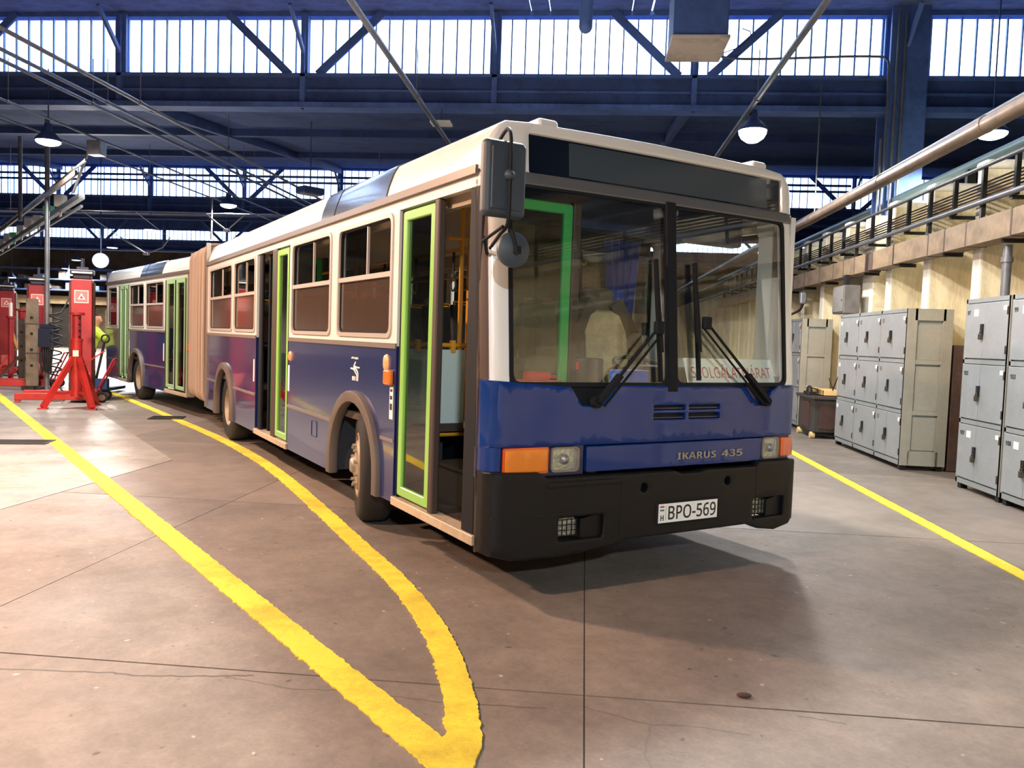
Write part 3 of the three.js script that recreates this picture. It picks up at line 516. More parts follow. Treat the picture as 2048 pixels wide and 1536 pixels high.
{ // slanting equipment rack at the far left
  const t = thing('overhead_rack', 'slanting overhead rail rack with white fittings at the left', 'rack');
  const A = [-21.5, 4.62, -27.3], B = [-10.1, 4.6, -15.1], C = [-24.5, 4.4, -31.2], D = [-10.97, 4.4, -16.6];
  mesh('upper_rail', [beam(A, B, 0.05, 0.1), beam([A[0] + 0.2, A[1] + 0.25, A[2]], [B[0] + 0.2, B[1] + 0.25, B[2]], 0.03, 0.04)], M.pipeBrown, t);
  mesh('lower_rail', [beam(C, D, 0.12, 0.12), beam([C[0], C[1] - 0.22, C[2]], [D[0], D[1] - 0.22, D[2]], 0.05, 0.05)], M.pipeGrey, t);
  for (let i = 0; i < 9; i++) { const k = 0.1 + i * 0.095, x = C[0] + (D[0] - C[0]) * k, z = C[2] + (D[2] - C[2]) * k; mesh('fitting', [rbox(x - 0.12, x + 0.12, 4.46, 4.64 + (i % 3) * 0.06, z - 0.1, z + 0.1, 0.03), rod([x, 4.2, z], [x, 4.5, z], 0.03, 6)], i % 4 === 3 ? M.mint : M.paper, t); }
  mesh('drop_arm', [rod([-10.4, 5.3, -16.0], [-11.3, 4.5, -16.8], 0.03, 8), rbox(-10.45, -10.15, 5.15, 5.45, -16.2, -15.95, 0.02)], M.galv, t);
  for (const [x, z] of [[-15.0, -20.1], [-22.5, -28.6]]) mesh('suspension', rod([x, 4.3, z], [x, 6.5, z], 0.05, 8), M.pipeGrey, t);
}
{ const t = thing('utility_pole', 'tall grey pole with a dark control box behind the lifts', 'pole', [-12.77, 0, -18.02]);
  mesh('pole', [rod([0, 0, 0], [0, 6.45, 0], 0.055, 12), rod([0, 0, 0], [0, 0.03, 0], 0.14, 12)], M.pipeGrey, t);
  mesh('control_box', rbox(-0.08, 0.3, 1.05, 1.5, -0.02, 0.22, 0.02), M.liftCap, t); mesh('lid', rbox(-0.05, 0.38, 1.5, 1.6, 0.0, 0.2, 0.02), M.liftCap, t);
  for (let i = 0; i < 5; i++) mesh('cable', tube([[-0.04 + i * 0.06, 1.08, 0.1], [-0.07 + i * 0.07, 0.8, 0.14], [-0.02 + i * 0.05, 0.45 + 0.05 * (i % 2), 0.12], [0.03 + i * 0.05, 0.8, 0.16], [0.02 + i * 0.06, 1.06, 0.16]], 0.022, 30, 6), M.hose, t); }

{ const hanger = (pts, label) => { const t = thing('wire_hanger', label, 'wire'); for (let i = 0; i < pts.length - 1; i++) mesh('arm', rod(pts[i], pts[i + 1], 0.022, 6), M.galv, t); mesh('clamp', rbox(pts[1][0] - 0.08, pts[1][0] + 0.08, pts[1][1] - 0.04, pts[1][1] + 0.04, pts[1][2] - 0.08, pts[1][2] + 0.08, 0.02, 1), M.galv, t); return t; };
  hanger([[-15.2, 4.5, -25], [-14.3, 3.98, -25], [-13.75, 4.2, -25], [-13.5, 4.52, -25]], 'pale V shaped wire hanger above the rear section of the bus');
  hanger([[-10.35, 4.72, -21], [-9.75, 4.28, -21], [-9.25, 4.72, -21]], 'pale V shaped wire hanger above the joint of the bus');
  const s = thing('span_wire', 'thin bright span wire across the hall above the bus rear', 'wire'); mesh('wire', rod([-17.5, 5.05, -22.9], [-6, 5.0, -22.9], 0.02, 6), M.galv, s); for (const x of [-15.2, -13.5]) mesh('drop', rod([x, 4.5, -25], [x, 5.05, -22.9], 0.012, 5), M.galv, s); for (const x of [-10.35, -9.25]) mesh('drop', rod([x, 4.72, -21], [x, 5.03, -22.9], 0.012, 5), M.galv, s); for (const x of [-17.4, -6.1]) mesh('hanger', rod([x, 5.0, -22.9], [x, 7.0, -22.9], 0.012, 5), M.galv, s);
  const p = thing('window_pipes', 'pair of thin horizontal pipes crossing the second window band', 'pipe'); for (const y of [7.12, 7.33]) mesh('pipe', rod([-27, y, -29.1], [9, y, -29.1], 0.045, 8), M.steelBlue, p); for (let x = -24.03; x < 9; x += POSTS) mesh('bracket', box(x - 0.03, x + 0.03, 7.05, 7.4, -29.34, -29.08), M.steelBlue, p);
  const q = thing('rear_pipe', 'grey green pipe behind the fin tops on the right', 'pipe'); mesh('pipe', rod([5.42, 4.33, 3], [5.42, 4.33, -34], 0.07, 12), mat({ color: '#6d8286', roughness: 0.45, metalness: 0.3 }), q); for (let z = -4.66; z > -13; z -= 1.5) mesh('saddle', box(5.36, 5.48, 4.062, 4.27, z - 0.06, z + 0.02), M.blackIron, q); }

// ------------------------------------------------------------------ red column lifts and stands
const warn = canvasTex(128, 128, (c, w, h) => { c.fillStyle = '#d9706c'; c.fillRect(0, 0, w, h); c.strokeStyle = '#f3dcd2'; c.lineWidth = 6; c.strokeRect(8, 8, w - 16, h - 16); c.fillStyle = '#f6ece2'; c.beginPath(); c.moveTo(64, 30); c.lineTo(98, 90); c.lineTo(30, 90); c.fill(); c.fillStyle = '#c8202c'; c.beginPath(); c.moveTo(64, 52); c.lineTo(80, 82); c.lineTo(48, 82); c.fill(); });
function lift(x, z, turn, label, wheelSide = 1) {
  const t = thing('column_lift', label, 'lift', [x, 0, z], turn, 'red mobile column lifts');
  mesh('column', [rbox(-0.2, 0.2, 0.12, 2.56, -0.16, 0.14, 0.02)], M.red, t);
  mesh('guide', [box(-0.245, -0.2, 0.15, 2.5, -0.1, 0.06), box(0.2, 0.235, 0.15, 2.5, -0.1, 0.06)], M.rust, t);
  mesh('motor_cap', [rbox(-0.17, 0.17, 2.56, 2.66, -0.14, 0.12, 0.03), rbox(-0.22, 0.22, 2.66, 2.76, -0.16, 0.14, 0.02), box(-0.1, 0.1, 2.76, 2.82, -0.08, 0.08), rod([0, 2.8, 0], [0, 3.0, 0], 0.035, 8)], M.liftCap, t);
  mesh('cap_stripe', rbox(-0.18, 0.2, 2.685, 2.715, 0.13, 0.146, 0.004, 1), M.paper, t);
  const [g, m] = printed(0.28, 0.28, warn); mesh('warning_sign', g, m, t).position.set(0.0, 2.2, 0.1425);
  const [g2, m2] = printed(0.24, 0.3, warn); mesh('lower_sign', box(-0.14, 0.16, 0.32, 0.62, 0.138, 0.143), M.stickerPink, t);
  for (const s of [-1, 1]) mesh('base_beam', [rbox(-1.15, 0.28, 0.06, 0.2, s * 0.42 - 0.06, s * 0.42 + 0.06, 0.015), box(-1.15, -1.05, 0.02, 0.1, s * 0.42 - 0.05, s * 0.42 + 0.05)], M.redBright, t);
  mesh('cross_beam', [rbox(-0.2, 0.32, 0.08, 0.24, -0.46, 0.46, 0.015)], M.redBright, t);
  mesh('handle', [rod([0.3, 0.2, 0.3], [0.62, 0.9, 0.3], 0.02, 6), rod([0.3, 0.2, -0.3], [0.62, 0.9, -0.3], 0.02, 6), rod([0.62, 0.9, -0.3], [0.62, 0.9, 0.3], 0.02, 6)], M.red, t);
  for (const s of [-1, 1]) { const w = mesh('wheel', rod([0.42, 0.11, s * 0.36 - 0.04], [0.42, 0.11, s * 0.36 + 0.04], 0.11, 20), M.tyre, t); mesh('rim', rod([0.42, 0.11, s * 0.36 - 0.045], [0.42, 0.11, s * 0.36 + 0.045], 0.065, 14), M.rim, w); }
  return t;
}
lift(-10.55, -16.0, 0.45, 'nearest red column lift with a warning sign, beside the bus rear');
lift(-13.62, -18.9, 0.45, 'middle red column lift partly behind a grey holed stand');
lift(-17.5, -22.9, 0.45, 'red column lift at the left edge, farthest of the three');
{ const t = thing('tripod_stand', 'red tripod jack stand in front of the nearest lift', 'stand', [-9.82, 0, -14.72], 0.42);
  mesh('tube', [rod([0, 0.22, 0], [0, 1.35, 0], 0.1, 20), rod([0, 1.3, 0], [0, 1.33, 0], 0.115, 20)], M.redBright, t);
  mesh('inner_tube', [rod([0, 1.3, 0], [0, 1.82, 0], 0.078, 20), rod([0, 1.8, 0], [0, 1.85, 0], 0.14, 20)], M.red, t);
  for (let i = 0; i < 4; i++) mesh('pin_hole', rod([0.05, 1.38 + i * 0.12, 0.05], [0.065, 1.38 + i * 0.12, 0.07], 0.02, 8), M.bumperIn, t);
  for (const a of [-0.95, 0.6, 2.7]) { const ex = 0.62 * Math.sin(a), ez = 0.62 * Math.cos(a); mesh('leg', [beam([0.06 * Math.sin(a), 0.98, 0.06 * Math.cos(a)], [ex, 0.03, ez], 0.1, 0.09), beam([0.0, 0.3, 0], [ex * 0.75, 0.3, ez * 0.75], 0.06, 0.06), box(ex - 0.08, ex + 0.08, 0, 0.03, ez - 0.08, ez + 0.08)], M.redBright, t); }
  mesh('label_plate', rbox(-0.05, 0.05, 1.0, 1.12, 0.09, 0.105, 0.004, 1), M.paper, t); mesh('pin', rod([0.08, 0.8, 0.1], [0.5, 1.12, 0.1], 0.014, 6), M.redBright, t); }
function holed(x, z, turn, label, h, w, m) { const t = thing('support_stand', label, 'stand', [x, 0, z], turn); mesh('post', rbox(-w / 2, w / 2, 0.1, h, -w / 2, w / 2, 0.02), m, t); mesh('base', [box(-0.22, 0.22, 0, 0.1, -0.06, 0.06), box(-0.06, 0.06, 0, 0.1, -0.22, 0.22)], M.blackIron, t); for (let y = 0.6; y < h - 0.15; y += 0.38) mesh('hole', rod([0, y, w / 2 - 0.01], [0, y, w / 2 + 0.006], 0.035, 10), M.bumperIn, t); for (const y of [h * 0.4, h * 0.72]) mesh('band', box(-w / 2 - 0.008, w / 2 + 0.008, y, y + 0.03, -w / 2 - 0.008, w / 2 + 0.008), M.machine, t); return t; }
holed(-13.2, -18.1, 0.5, 'tall grey holed support stand in front of the middle lift', 2.2, 0.24, M.woodGrey);
{ const t = holed(-15.1, -20.3, 0.5, 'dark narrow support stand with slanting struts left of the middle lift', 1.72, 0.16, M.machine);
  mesh('strut', [beam([-0.02, 0.75, 0.05], [-0.55, 0.03, 0.35], 0.06, 0.06), beam([0.02, 0.75, -0.05], [0.5, 0.03, 0.1], 0.06, 0.06)], M.rust, t); mesh('strap', box(0.085, 0.1, 0.7, 1.6, -0.03, 0.03), M.poleYellow, t); mesh('head', [rod([0, 1.72, 0], [0, 1.95, 0], 0.09, 12), rod([0, 1.93, 0], [0, 1.98, 0], 0.15, 12)], M.red, t); }
{ const t = thing('jack', 'thin red jack with a white tip beside the dark stand', 'jack', [-15.65, 0, -20.6]); mesh('body', [rod([0, 0.05, 0], [0, 1.75, 0], 0.07, 12), rod([0, 1.72, 0], [0, 1.78, 0], 0.11, 12)], M.red, t); mesh('tip', rod([0, 1.78, 0], [0, 2.15, 0], 0.045, 10), M.paper, t); mesh('base', [box(-0.25, 0.25, 0, 0.06, -0.25, 0.25), beam([0, 0.8, 0], [-0.35, 0.04, 0.3], 0.05, 0.05)], M.redBright, t); }
solo('yellow_wedge', 'yellow slanting plastic wedge hanging on the leftmost lift', 'wedge', [beam([-16.4, 1.35, -21.6], [-16.15, 0.85, -21.5], 0.08, 0.1), beam([-16.42, 1.4, -21.62], [-16.42, 0.0, -21.62], 0.04, 0.04)], M.poleYellow);
{ const pts = []; for (let i = 0; i <= 130; i++) { const a = i / 130 * Math.PI * 2 * 8.5; pts.push([-10.95 + 0.11 * Math.cos(a), 1.85 - i / 130 * 1.45, -15.72 + 0.11 * Math.sin(a)]); }
  pts.push([-10.8, 0.25, -15.7], [-10.75, 0.02, -15.7]); pts.unshift([-10.75, 2.2, -15.9]);
  solo('coiled_hose', 'black coiled air hose hanging left of the nearest lift', 'hose', tube(pts, 0.016, 500, 6), M.hose); }
{ const t = thing('pallet_truck', 'hand pallet truck with a tall black handle behind the bus rear', 'pallet truck', [-11.6, 0, -18.1], 0.2);
  mesh('handle', [rod([0, 0.25, 0], [0.16, 1.2, -0.1], 0.03, 8), new THREE.TorusGeometry(0.09, 0.02, 6, 16).translate(0.18, 1.3, -0.11)], M.hose, t); mesh('fork', [box(-0.3, -0.14, 0.05, 0.12, -1.1, 0), box(0.14, 0.3, 0.05, 0.12, -1.1, 0), box(-0.3, 0.3, 0.1, 0.35, -0.05, 0.1)], M.steelDark, t);
  mesh('frame', [rod([-0.3, 0.1, 0.1], [-0.3, 0.55, 0.1], 0.02, 6), rod([0.02, 0.1, 0.1], [0.02, 0.55, 0.1], 0.02, 6), rod([-0.3, 0.55, 0.1], [0.02, 0.55, 0.1], 0.02, 6)], M.galv, t);
  for (const x of [-0.12, 0.12]) mesh('wheel', rod([x - 0.03, 0.1, 0.05], [x + 0.03, 0.1, 0.05], 0.1, 16), M.tyre, t); }

// ------------------------------------------------------------------ person behind the nearest lift
function blob(bones, cell, color) {                 // bones: [p, q, r1, r2]; smooth union meshed on a grid
  const lo = V(1e9, 1e9, 1e9), hi = V(-1e9, -1e9, -1e9);
  for (const [p, q, a, b] of bones) for (const [c, r] of [[p, a], [q, b]]) { lo.min(V(c[0] - r, c[1] - r, c[2] - r)); hi.max(V(c[0] + r, c[1] + r, c[2] + r)); }
  const c = lo.clone().add(hi).multiplyScalar(0.5), half = Math.max(hi.x - lo.x, hi.y - lo.y, hi.z - lo.z) / 2 + cell * 4, res = Math.ceil(half * 2 / cell);
  const mc = new MarchingCubes(res, new THREE.MeshBasicMaterial(), false, false, 120000); mc.isolation = 0;
  for (let k = 0; k < res; k++) for (let j = 0; j < res; j++) for (let i = 0; i < res; i++) {
    const x = c.x + (i / res * 2 - 1) * half, y = c.y + (j / res * 2 - 1) * half, z = c.z + (k / res * 2 - 1) * half; let s = 0; const K = 34;
    for (const [p, q, a, b] of bones) { const dx = q[0] - p[0], dy = q[1] - p[1], dz = q[2] - p[2], L = dx * dx + dy * dy + dz * dz || 1e-9; let h = ((x - p[0]) * dx + (y - p[1]) * dy + (z - p[2]) * dz) / L; h = Math.max(0, Math.min(1, h));
      const d = Math.hypot(x - p[0] - dx * h, y - p[1] - dy * h, z - p[2] - dz * h) - (a + (b - a) * h); s += Math.exp(-K * Math.min(d, 1)); }
    mc.field[k * res * res + j * res + i] = Math.log(s) / K;
  }
  mc.update();
  const n = mc.count, g = new THREE.BufferGeometry(), pos = new Float32Array(n * 3), nor = new Float32Array(n * 3);
  for (let i = 0; i < n; i++) { pos[i * 3] = mc.positionArray[i * 3] * half + c.x; pos[i * 3 + 1] = mc.positionArray[i * 3 + 1] * half + c.y; pos[i * 3 + 2] = mc.positionArray[i * 3 + 2] * half + c.z; }
  g.setAttribute('position', new THREE.BufferAttribute(pos, 3)); const w = mergeVertices(g, 1e-4); w.computeVertexNormals(); return w;
}
{ // stands facing the bus (+x), leaning forward, hands on the pallet truck handle
  const t = thing('person', 'person in a yellow green jacket reaching towards the bus rear, behind the lift', 'person', [-12.75, 0, -19.6], 0.35);
  const hipL = [0, 0.98, 0.09], hipR = [0, 0.98, -0.09], kL = [0.08, 0.53, 0.11], kR = [-0.03, 0.53, -0.12], aL = [0.02, 0.09, 0.12], aR = [-0.2, 0.09, -0.13], ch = [0.1, 1.42, 0], nk = [0.14, 1.58, 0], hd = [0.18, 1.74, 0];
  const sL = [0.12, 1.48, 0.18], sR = [0.12, 1.48, -0.18], eL = [0.38, 1.3, 0.2], eR = [0.38, 1.28, -0.18], hL = [0.66, 1.27, 0.1], hR = [0.66, 1.25, -0.06];
  const hand = (h, s) => [[h, [h[0] + 0.07, h[1] - 0.01, h[2]], 0.034, 0.034], ...[-0.03, -0.01, 0.01, 0.03].flatMap((o, i) => [[[h[0] + 0.08, h[1], h[2] + o], [h[0] + 0.125 - Math.abs(i - 1.4) * 0.008, h[1] - 0.015, h[2] + o], 0.011, 0.01], [[h[0] + 0.125 - Math.abs(i - 1.4) * 0.008, h[1] - 0.015, h[2] + o], [h[0] + 0.12, h[1] - 0.05, h[2] + o], 0.01, 0.009]]), [[h[0] + 0.03, h[1], h[2] + s * 0.03], [h[0] + 0.08, h[1] - 0.03, h[2] + s * 0.06], 0.012, 0.01]];
  mesh('body', [blob([[hipL, hipR, 0.12, 0.12], [[0, 1.0, 0], ch, 0.13, 0.15], [ch, nk, 0.1, 0.06], [nk, hd, 0.06, 0.085], [[0.17, 1.7, 0], [0.19, 1.79, 0], 0.085, 0.1], [[0.26, 1.71, 0], [0.285, 1.72, 0], 0.02, 0.016], [[0.18, 1.74, 0.095], [0.18, 1.76, 0.1], 0.02, 0.02], [[0.18, 1.74, -0.095], [0.18, 1.76, -0.1], 0.02, 0.02], [hipL, kL, 0.09, 0.06], [kL, aL, 0.058, 0.04], [hipR, kR, 0.09, 0.06], [kR, aR, 0.058, 0.04], [sL, eL, 0.055, 0.042], [eL, hL, 0.042, 0.032], [sR, eR, 0.055, 0.042], [eR, hR, 0.042, 0.032], [aL, [0.14, 0.05, 0.13], 0.045, 0.035], [aR, [-0.08, 0.05, -0.14], 0.045, 0.035]], 0.022), blob(hand(hL, -1), 0.006), blob(hand(hR, 1), 0.006)], M.skin, t);
  mesh('jacket', blob([[[0, 0.98, 0], ch, 0.165, 0.185], [sL, sR, 0.09, 0.09], [sL, eL, 0.085, 0.068], [eL, hL, 0.066, 0.05], [sR, eR, 0.085, 0.068], [eR, hR, 0.066, 0.05]], 0.022), M.hivis, t);
  mesh('trousers', blob([[hipL, hipR, 0.15, 0.15], [hipL, kL, 0.115, 0.085], [kL, aL, 0.082, 0.065], [hipR, kR, 0.115, 0.085], [kR, aR, 0.082, 0.065]], 0.022), M.navy, t);
  mesh('boots', blob([[[aL[0], 0.06, aL[2]], [0.16, 0.045, 0.13], 0.06, 0.045], [[aR[0], 0.06, aR[2]], [-0.06, 0.045, -0.14], 0.06, 0.045]], 0.018), M.hose, t);
  mesh('hair', blob([[[0.13, 1.78, 0], [0.19, 1.83, 0], 0.085, 0.085], [[0.1, 1.7, 0], [0.12, 1.78, 0], 0.06, 0.08]], 0.014), M.hair, t);
  for (const s of [-1, 1]) mesh('eye', new THREE.SphereGeometry(0.012, 8, 6).translate(0.262, 1.755, s * 0.034), M.ink, t);
  mesh('mouth', new THREE.SphereGeometry(0.02, 8, 6).scale(0.5, 0.3, 1.2).translate(0.262, 1.665, 0), M.rust, t);
}
// ------------------------------------------------------------------ far left background
{ const t = thing('beige_beam', 'long beige beam on posts across the far background at the left', 'beam');
  mesh('beam', box(-42, 4, 3.0, 3.55, -53.2, -52.9), M.beige, t);
  for (let x = -40; x < 4; x += 5.5) mesh('post', box(x - 0.25, x + 0.25, 0, 3.0, -53.2, -52.9), M.beige, t); }
{ const t = thing('partition', 'brown partition panels in the far background behind the lifts', 'partition'); for (let x = -41; x < -4; x += 3.2) mesh('panel', box(x, x + 3.1, 0, 2.9, -54.1, -54), (Math.round(x) & 1) ? M.ductWood : M.machine, t); }
solo('yellow_wall_field', 'lit cream wall field far behind the rear end of the bus', 'wall', box(-29.5, -24, 0, 3.2, -50.1, -50), M.wallCream);
{ const t = thing('shelf_rack', 'cluttered dark metal shelf rack in the far left background', 'shelf'); for (const y of [3.8, 4.5, 5.2]) mesh('shelf', box(-42, -12, y, y + 0.08, -51, -50), M.steelDark, t);
  for (let i = 0; i < 60; i++) { const x = -41 + i * 0.48, y = [3.88, 4.58, 3.88][i % 3]; mesh('crate', box(x, x + 0.2 + rnd() * 0.25, y, y + 0.2 + rnd() * 0.35, -50.8, -50.2), [M.machine, M.woodGrey, M.steelBlue, M.galv][i % 4], t); } }

// ------------------------------------------------------------------ the articulated bus (local frame: x across from the door side, y up, -z rearward)
const BW = 2.75, BT = 0.05, FL = 9.5, RL = 6.95;
const bus = thing('articulated_bus', 'blue and white articulated bus with open doors parked in the hall', 'bus', [-0.561, 0, -4.756], 0.622);
const REAR = { p: V(0.045, 0, -11.388), r: 0.1366 };
function part(name, geo, m, sec = 'F', ud) { const o = mesh(name, geo, m, bus, ud); if (sec === 'R') { o.position.copy(REAR.p); o.rotation.y = REAR.r; } return o; }
const sideG = (shape, t, w0, o) => ext(shape, t, o).rotateY(Math.PI / 2).translate(w0, 0, 0);   // (u, y) shape -> side wall
const ubox = (u0, u1, y0, y1, w0, w1) => box(w0, w1, y0, y1, -u1, -u0);
const urbox = (u0, u1, y0, y1, w0, w1, r, s) => rbox(w0, w1, y0, y1, -u1, -u0, r, s);
const roofPts = [[0, 2.64], [0, 2.69], [0.02, 2.77], [0.06, 2.88], [0.095, 2.94], [0.15, 2.972], [0.32, 2.985], [0.9, 2.995], [BW / 2, 3.0]];
const roofFull = [...roofPts, ...roofPts.slice(0, -1).reverse().map(([w, y]) => [BW - w, y])];
const ARCH_R = 0.555, ARCH_Y = 0.50;
function archPath(u, r) { const p = [[u - r, 0.2], [u - r, ARCH_Y]]; for (let k = 1; k < 16; k++) { const a = Math.PI - Math.PI * k / 16; p.push([u + r * Math.cos(a), ARCH_Y + r * Math.sin(a)]); } p.push([u + r, ARCH_Y], [u + r, 0.2]); return p; }
function lowerPanel(u0, u1, arch) {                   // blue skirt with a wheel arch
  if (arch === undefined) return poly([[u0, 0.345], [u1, 0.345], [u1, 1.54], [u0, 1.54]]);
  const a = archPath(arch, ARCH_R).map(([u, y]) => [u, Math.max(y, 0.345)]);
  return poly([[u0, 0.345], ...a, [u1, 0.345], [u1, 1.54], [u0, 1.54]]);
}
function windowIn(u0, u1, sec, w0, bar, parentBand) {
  const y0 = 1.6, y1 = 2.56, f = part('window', sideG(ring(u0, u1, y0, y1, 0.09, 0.035), 0.05, w0 - (w0 < 1 ? 0.014 : 0), {}), M.winFrame, sec);
  mesh('gasket', sideG(ring(u0 + 0.03, u1 - 0.03, y0 + 0.03, y1 - 0.03, 0.075, 0.018), 0.02, w0 + 0.005), M.rubber, f);
  if (bar) {
    mesh('rail', [ubox(u0 + 0.03, u1 - 0.03, 2.075, 2.115, w0 - 0.01, w0 + 0.03)], M.winFrame, f);
    mesh('lower_glass', sideG(rrect(u0 + 0.04, u1 - 0.04, y0 + 0.04, 2.08, [0.06, 0.06, 0, 0]), 0.005, w0 + 0.012), w0 < 1 ? M.glassDirty : M.glassTint, f);
    const um = u0 + (u1 - u0) * 0.46;             // rear half has the sliding glass, front half stands open
    mesh('sliding_glass', sideG(rrect(um, u1 - 0.04, 2.11, y1 - 0.04, [0.02, 0, 0.05, 0.03]), 0.005, w0 + 0.018), M.glassTint, f);
    mesh('glass_edge', [ubox(um - 0.012, um + 0.008, 2.11, y1 - 0.04, w0 + 0.006, w0 + 0.026)], M.winFrame, f);
  } else mesh('glass', sideG(rrect(u0 + 0.04, u1 - 0.04, y0 + 0.04, y1 - 0.04, 0.06), 0.005, w0 + 0.012), M.glassTint, f);
}
function section(sec, u0, L, doors, wins, arches, farWins) {
  // door side: blue panels and white band between the doors
  const spans = []; let a = u0; for (const [d0, d1] of doors) { if (d0 - a > 0.02) spans.push([a, d0]); a = d1; } if (L - a > 0.02) spans.push([a, L]);
  for (const [s0, s1] of spans) { 
    const ar = arches.find(c => c > s0 && c < s1);
    part('side_panel', sideG(lowerPanel(s0, s1, ar), BT, 0), M.blueSide, sec);
    const b = poly([[s0, 1.54], [s1, 1.54], [s1, 2.64], [s0, 2.64]]);
    for (const [w0, w1] of wins) if (w0 >= s0 && w1 <= s1) b.holes.push(rrect(w0 + 0.012, w1 - 0.012, 1.612, 2.548, 0.085, new THREE.Path()));
    part('window_band', sideG(b, BT, 0), M.white, sec);
    part('belt_trim', [ubox(s0, s1, 1.522, 1.562, -0.012, 0.01)], M.trim, sec);
    const cuts = ar === undefined ? [[s0, s1]] : [[s0, ar - ARCH_R - 0.08], [ar + ARCH_R + 0.08, s1]];
    for (const [p, q] of cuts) part('skirt_trim', ubox(p, q, 0.805, 0.832, -0.011, 0.005), M.trim, sec);
    if (ar !== undefined) { const o = poly(archPath(ar, ARCH_R + 0.085).map(([u, y]) => [u, Math.max(y, 0.34)])); o.holes.push(new THREE.Path(archPath(ar, ARCH_R - 0.01).map(([u, y]) => new THREE.Vector2(u, Math.max(y, 0.33))))); 
      const out = archPath(ar, ARCH_R + 0.085), inn = archPath(ar, ARCH_R - 0.012).reverse(); const lip = poly([...out, ...inn].map(([u, y]) => [u, Math.max(y, 0.34)]));
      part('wheel_arch', toCreasedNormals(sideG(lip, 0.06, -0.03, { bevelEnabled: true, bevelSize: 0.012, bevelThickness: 0.012, bevelOffset: -0.012, bevelSegments: 2 }), 0.6), M.archLip, sec); }
  }
  for (const [d0, d1] of doors) { part('door_header', [ubox(d0, d1, 2.56, 2.64, 0, BT)], M.white, sec); part('door_sill', [urbox(d0, d1, 0.335, 0.40, -0.02, 0.1, 0.008, 1)], M.sill, sec); }
  for (const [w0, w1, bar] of wins) windowIn(w0, w1, sec, 0, bar);
  part('gutter', [ubox(u0 + (u0 && 0.08), L, 2.632, 2.662, -0.03, 0.01), ubox(u0 + (u0 && 0.1), L, 2.662, 2.69, -0.018, 0.01)], M.gutter, sec);
  // far side
  const fb = poly([[u0, 1.4], [L, 1.4], [L, 2.64], [u0, 2.64]]); for (const [p, q] of farWins) fb.holes.push(rrect(p, q, 1.5, 2.55, 0.07, new THREE.Path()));
  part('far_side', sideG(fb, BT, BW - BT), M.white, sec);
  const lo = [[u0, 0.345]]; for (const c of arches) lo.push(...archPath(c, ARCH_R).map(([u, y]) => [u, Math.max(y, 0.345)])); lo.push([L, 0.345], [L, 1.4], [u0, 1.4]);
  part('far_side_panel', sideG(poly(lo), BT, BW - BT), M.blueSide, sec);
  for (const [p, q] of farWins) part('far_window', sideG(rrect(p + 0.005, q - 0.005, 1.505, 2.545, 0.06), 0.005, BW - 0.03), M.glass, sec);
  // roof shell
  const inner = roofPts.map(([w, y]) => [0.04 + w * (BW / 2 - 0.04) / (BW / 2), y - 0.04]), inFull = [...inner, ...inner.slice(0, -1).reverse().map(([w, y]) => [BW - w, y])];
  part('roof', toCreasedNormals(ext(poly([...roofFull, ...inFull.reverse()]), L - u0 - (u0 && 0.13)).translate(0, 0, -L), 0.5), M.white, sec);
  // floor with stepwells, chassis
  const fs = [[u0 + 0.1, BT], ...doors.flatMap(([p, q]) => [[p, BT], [p, 0.62], [q, 0.62], [q, BT]]), [L, BT], [L, BW - BT], [u0 + 0.1, BW - BT]].map(([u, w]) => [w, u]);
  part('cabin_floor', ext(poly(fs), 0.06).rotateX(-Math.PI / 2).translate(0, 0.88, 0), M.busFloor, sec);
  for (const [p, q] of doors) { part('step', [ubox(p, q, 0.345, 0.385, 0.0, 0.36), ubox(p, q, 0.385, 0.64, 0.33, 0.36), ubox(p, q, 0.62, 0.66, 0.33, 0.64), ubox(p, q, 0.66, 0.9, 0.61, 0.64)], M.busFloor, sec); part('step_edge', [ubox(p + 0.01, q - 0.01, 0.905, 0.95, 0.585, 0.61)], mat({ color: '#e8d53a', roughness: 0.6 }), sec); }
  part('chassis', [ubox(u0 + 0.4, L, 0.38, 0.86, 0.7, BW - 0.7), ...arches.map(c => ubox(c - 0.1, c + 0.1, 0.4, 0.55, 0.25, BW - 0.25))], M.rubber, sec);
  const bays = []; let s = u0 + 0.2; for (const c of arches) { bays.push([s, c - 0.62]); s = c + 0.62; } bays.push([s, L]);
  part('underbody', bays.map(([p, q]) => ubox(p, q, 0.40, 0.5, 0.4, BW - 0.08)), M.rubber, sec);
  part('ceiling_liner', [ubox(u0 + 0.25, L - 0.05, 2.73, 2.76, 0.12, BW - 0.12), ubox(u0 + 0.3, L - 0.05, 2.5, 2.75, 0.1, 0.14), ubox(u0 + 0.3, L - 0.05, 2.58, 2.75, BW - 0.14, BW - 0.1)], M.cabin, sec);
}
section('F', 0.13, FL, [[0.13, 1.47], [4.53, 6.06]], [[1.57, 2.88, 1], [3.07, 4.42, 1], [6.11, 7.40, 1], [7.52, 9.27, 1]], [2.38, 8.02], [[0.45, 1.6], [1.75, 3.1], [3.25, 4.6], [4.75, 6.1], [6.25, 7.6], [7.75, 9.2]]);
section('R', 0.0, RL, [[0.2, 1.68], [4.63, 5.6]], [[1.78, 3.16, 1], [3.3, 4.56, 1], [5.78, 6.73, 0]], [3.98], [[0.3, 1.6], [1.75, 3.1], [3.25, 4.6], [4.75, 6.1]]);
part('rear_wall', [ubox(RL - 0.05, RL, 0.345, 2.95, 0, BW)], M.blueSide, 'R');
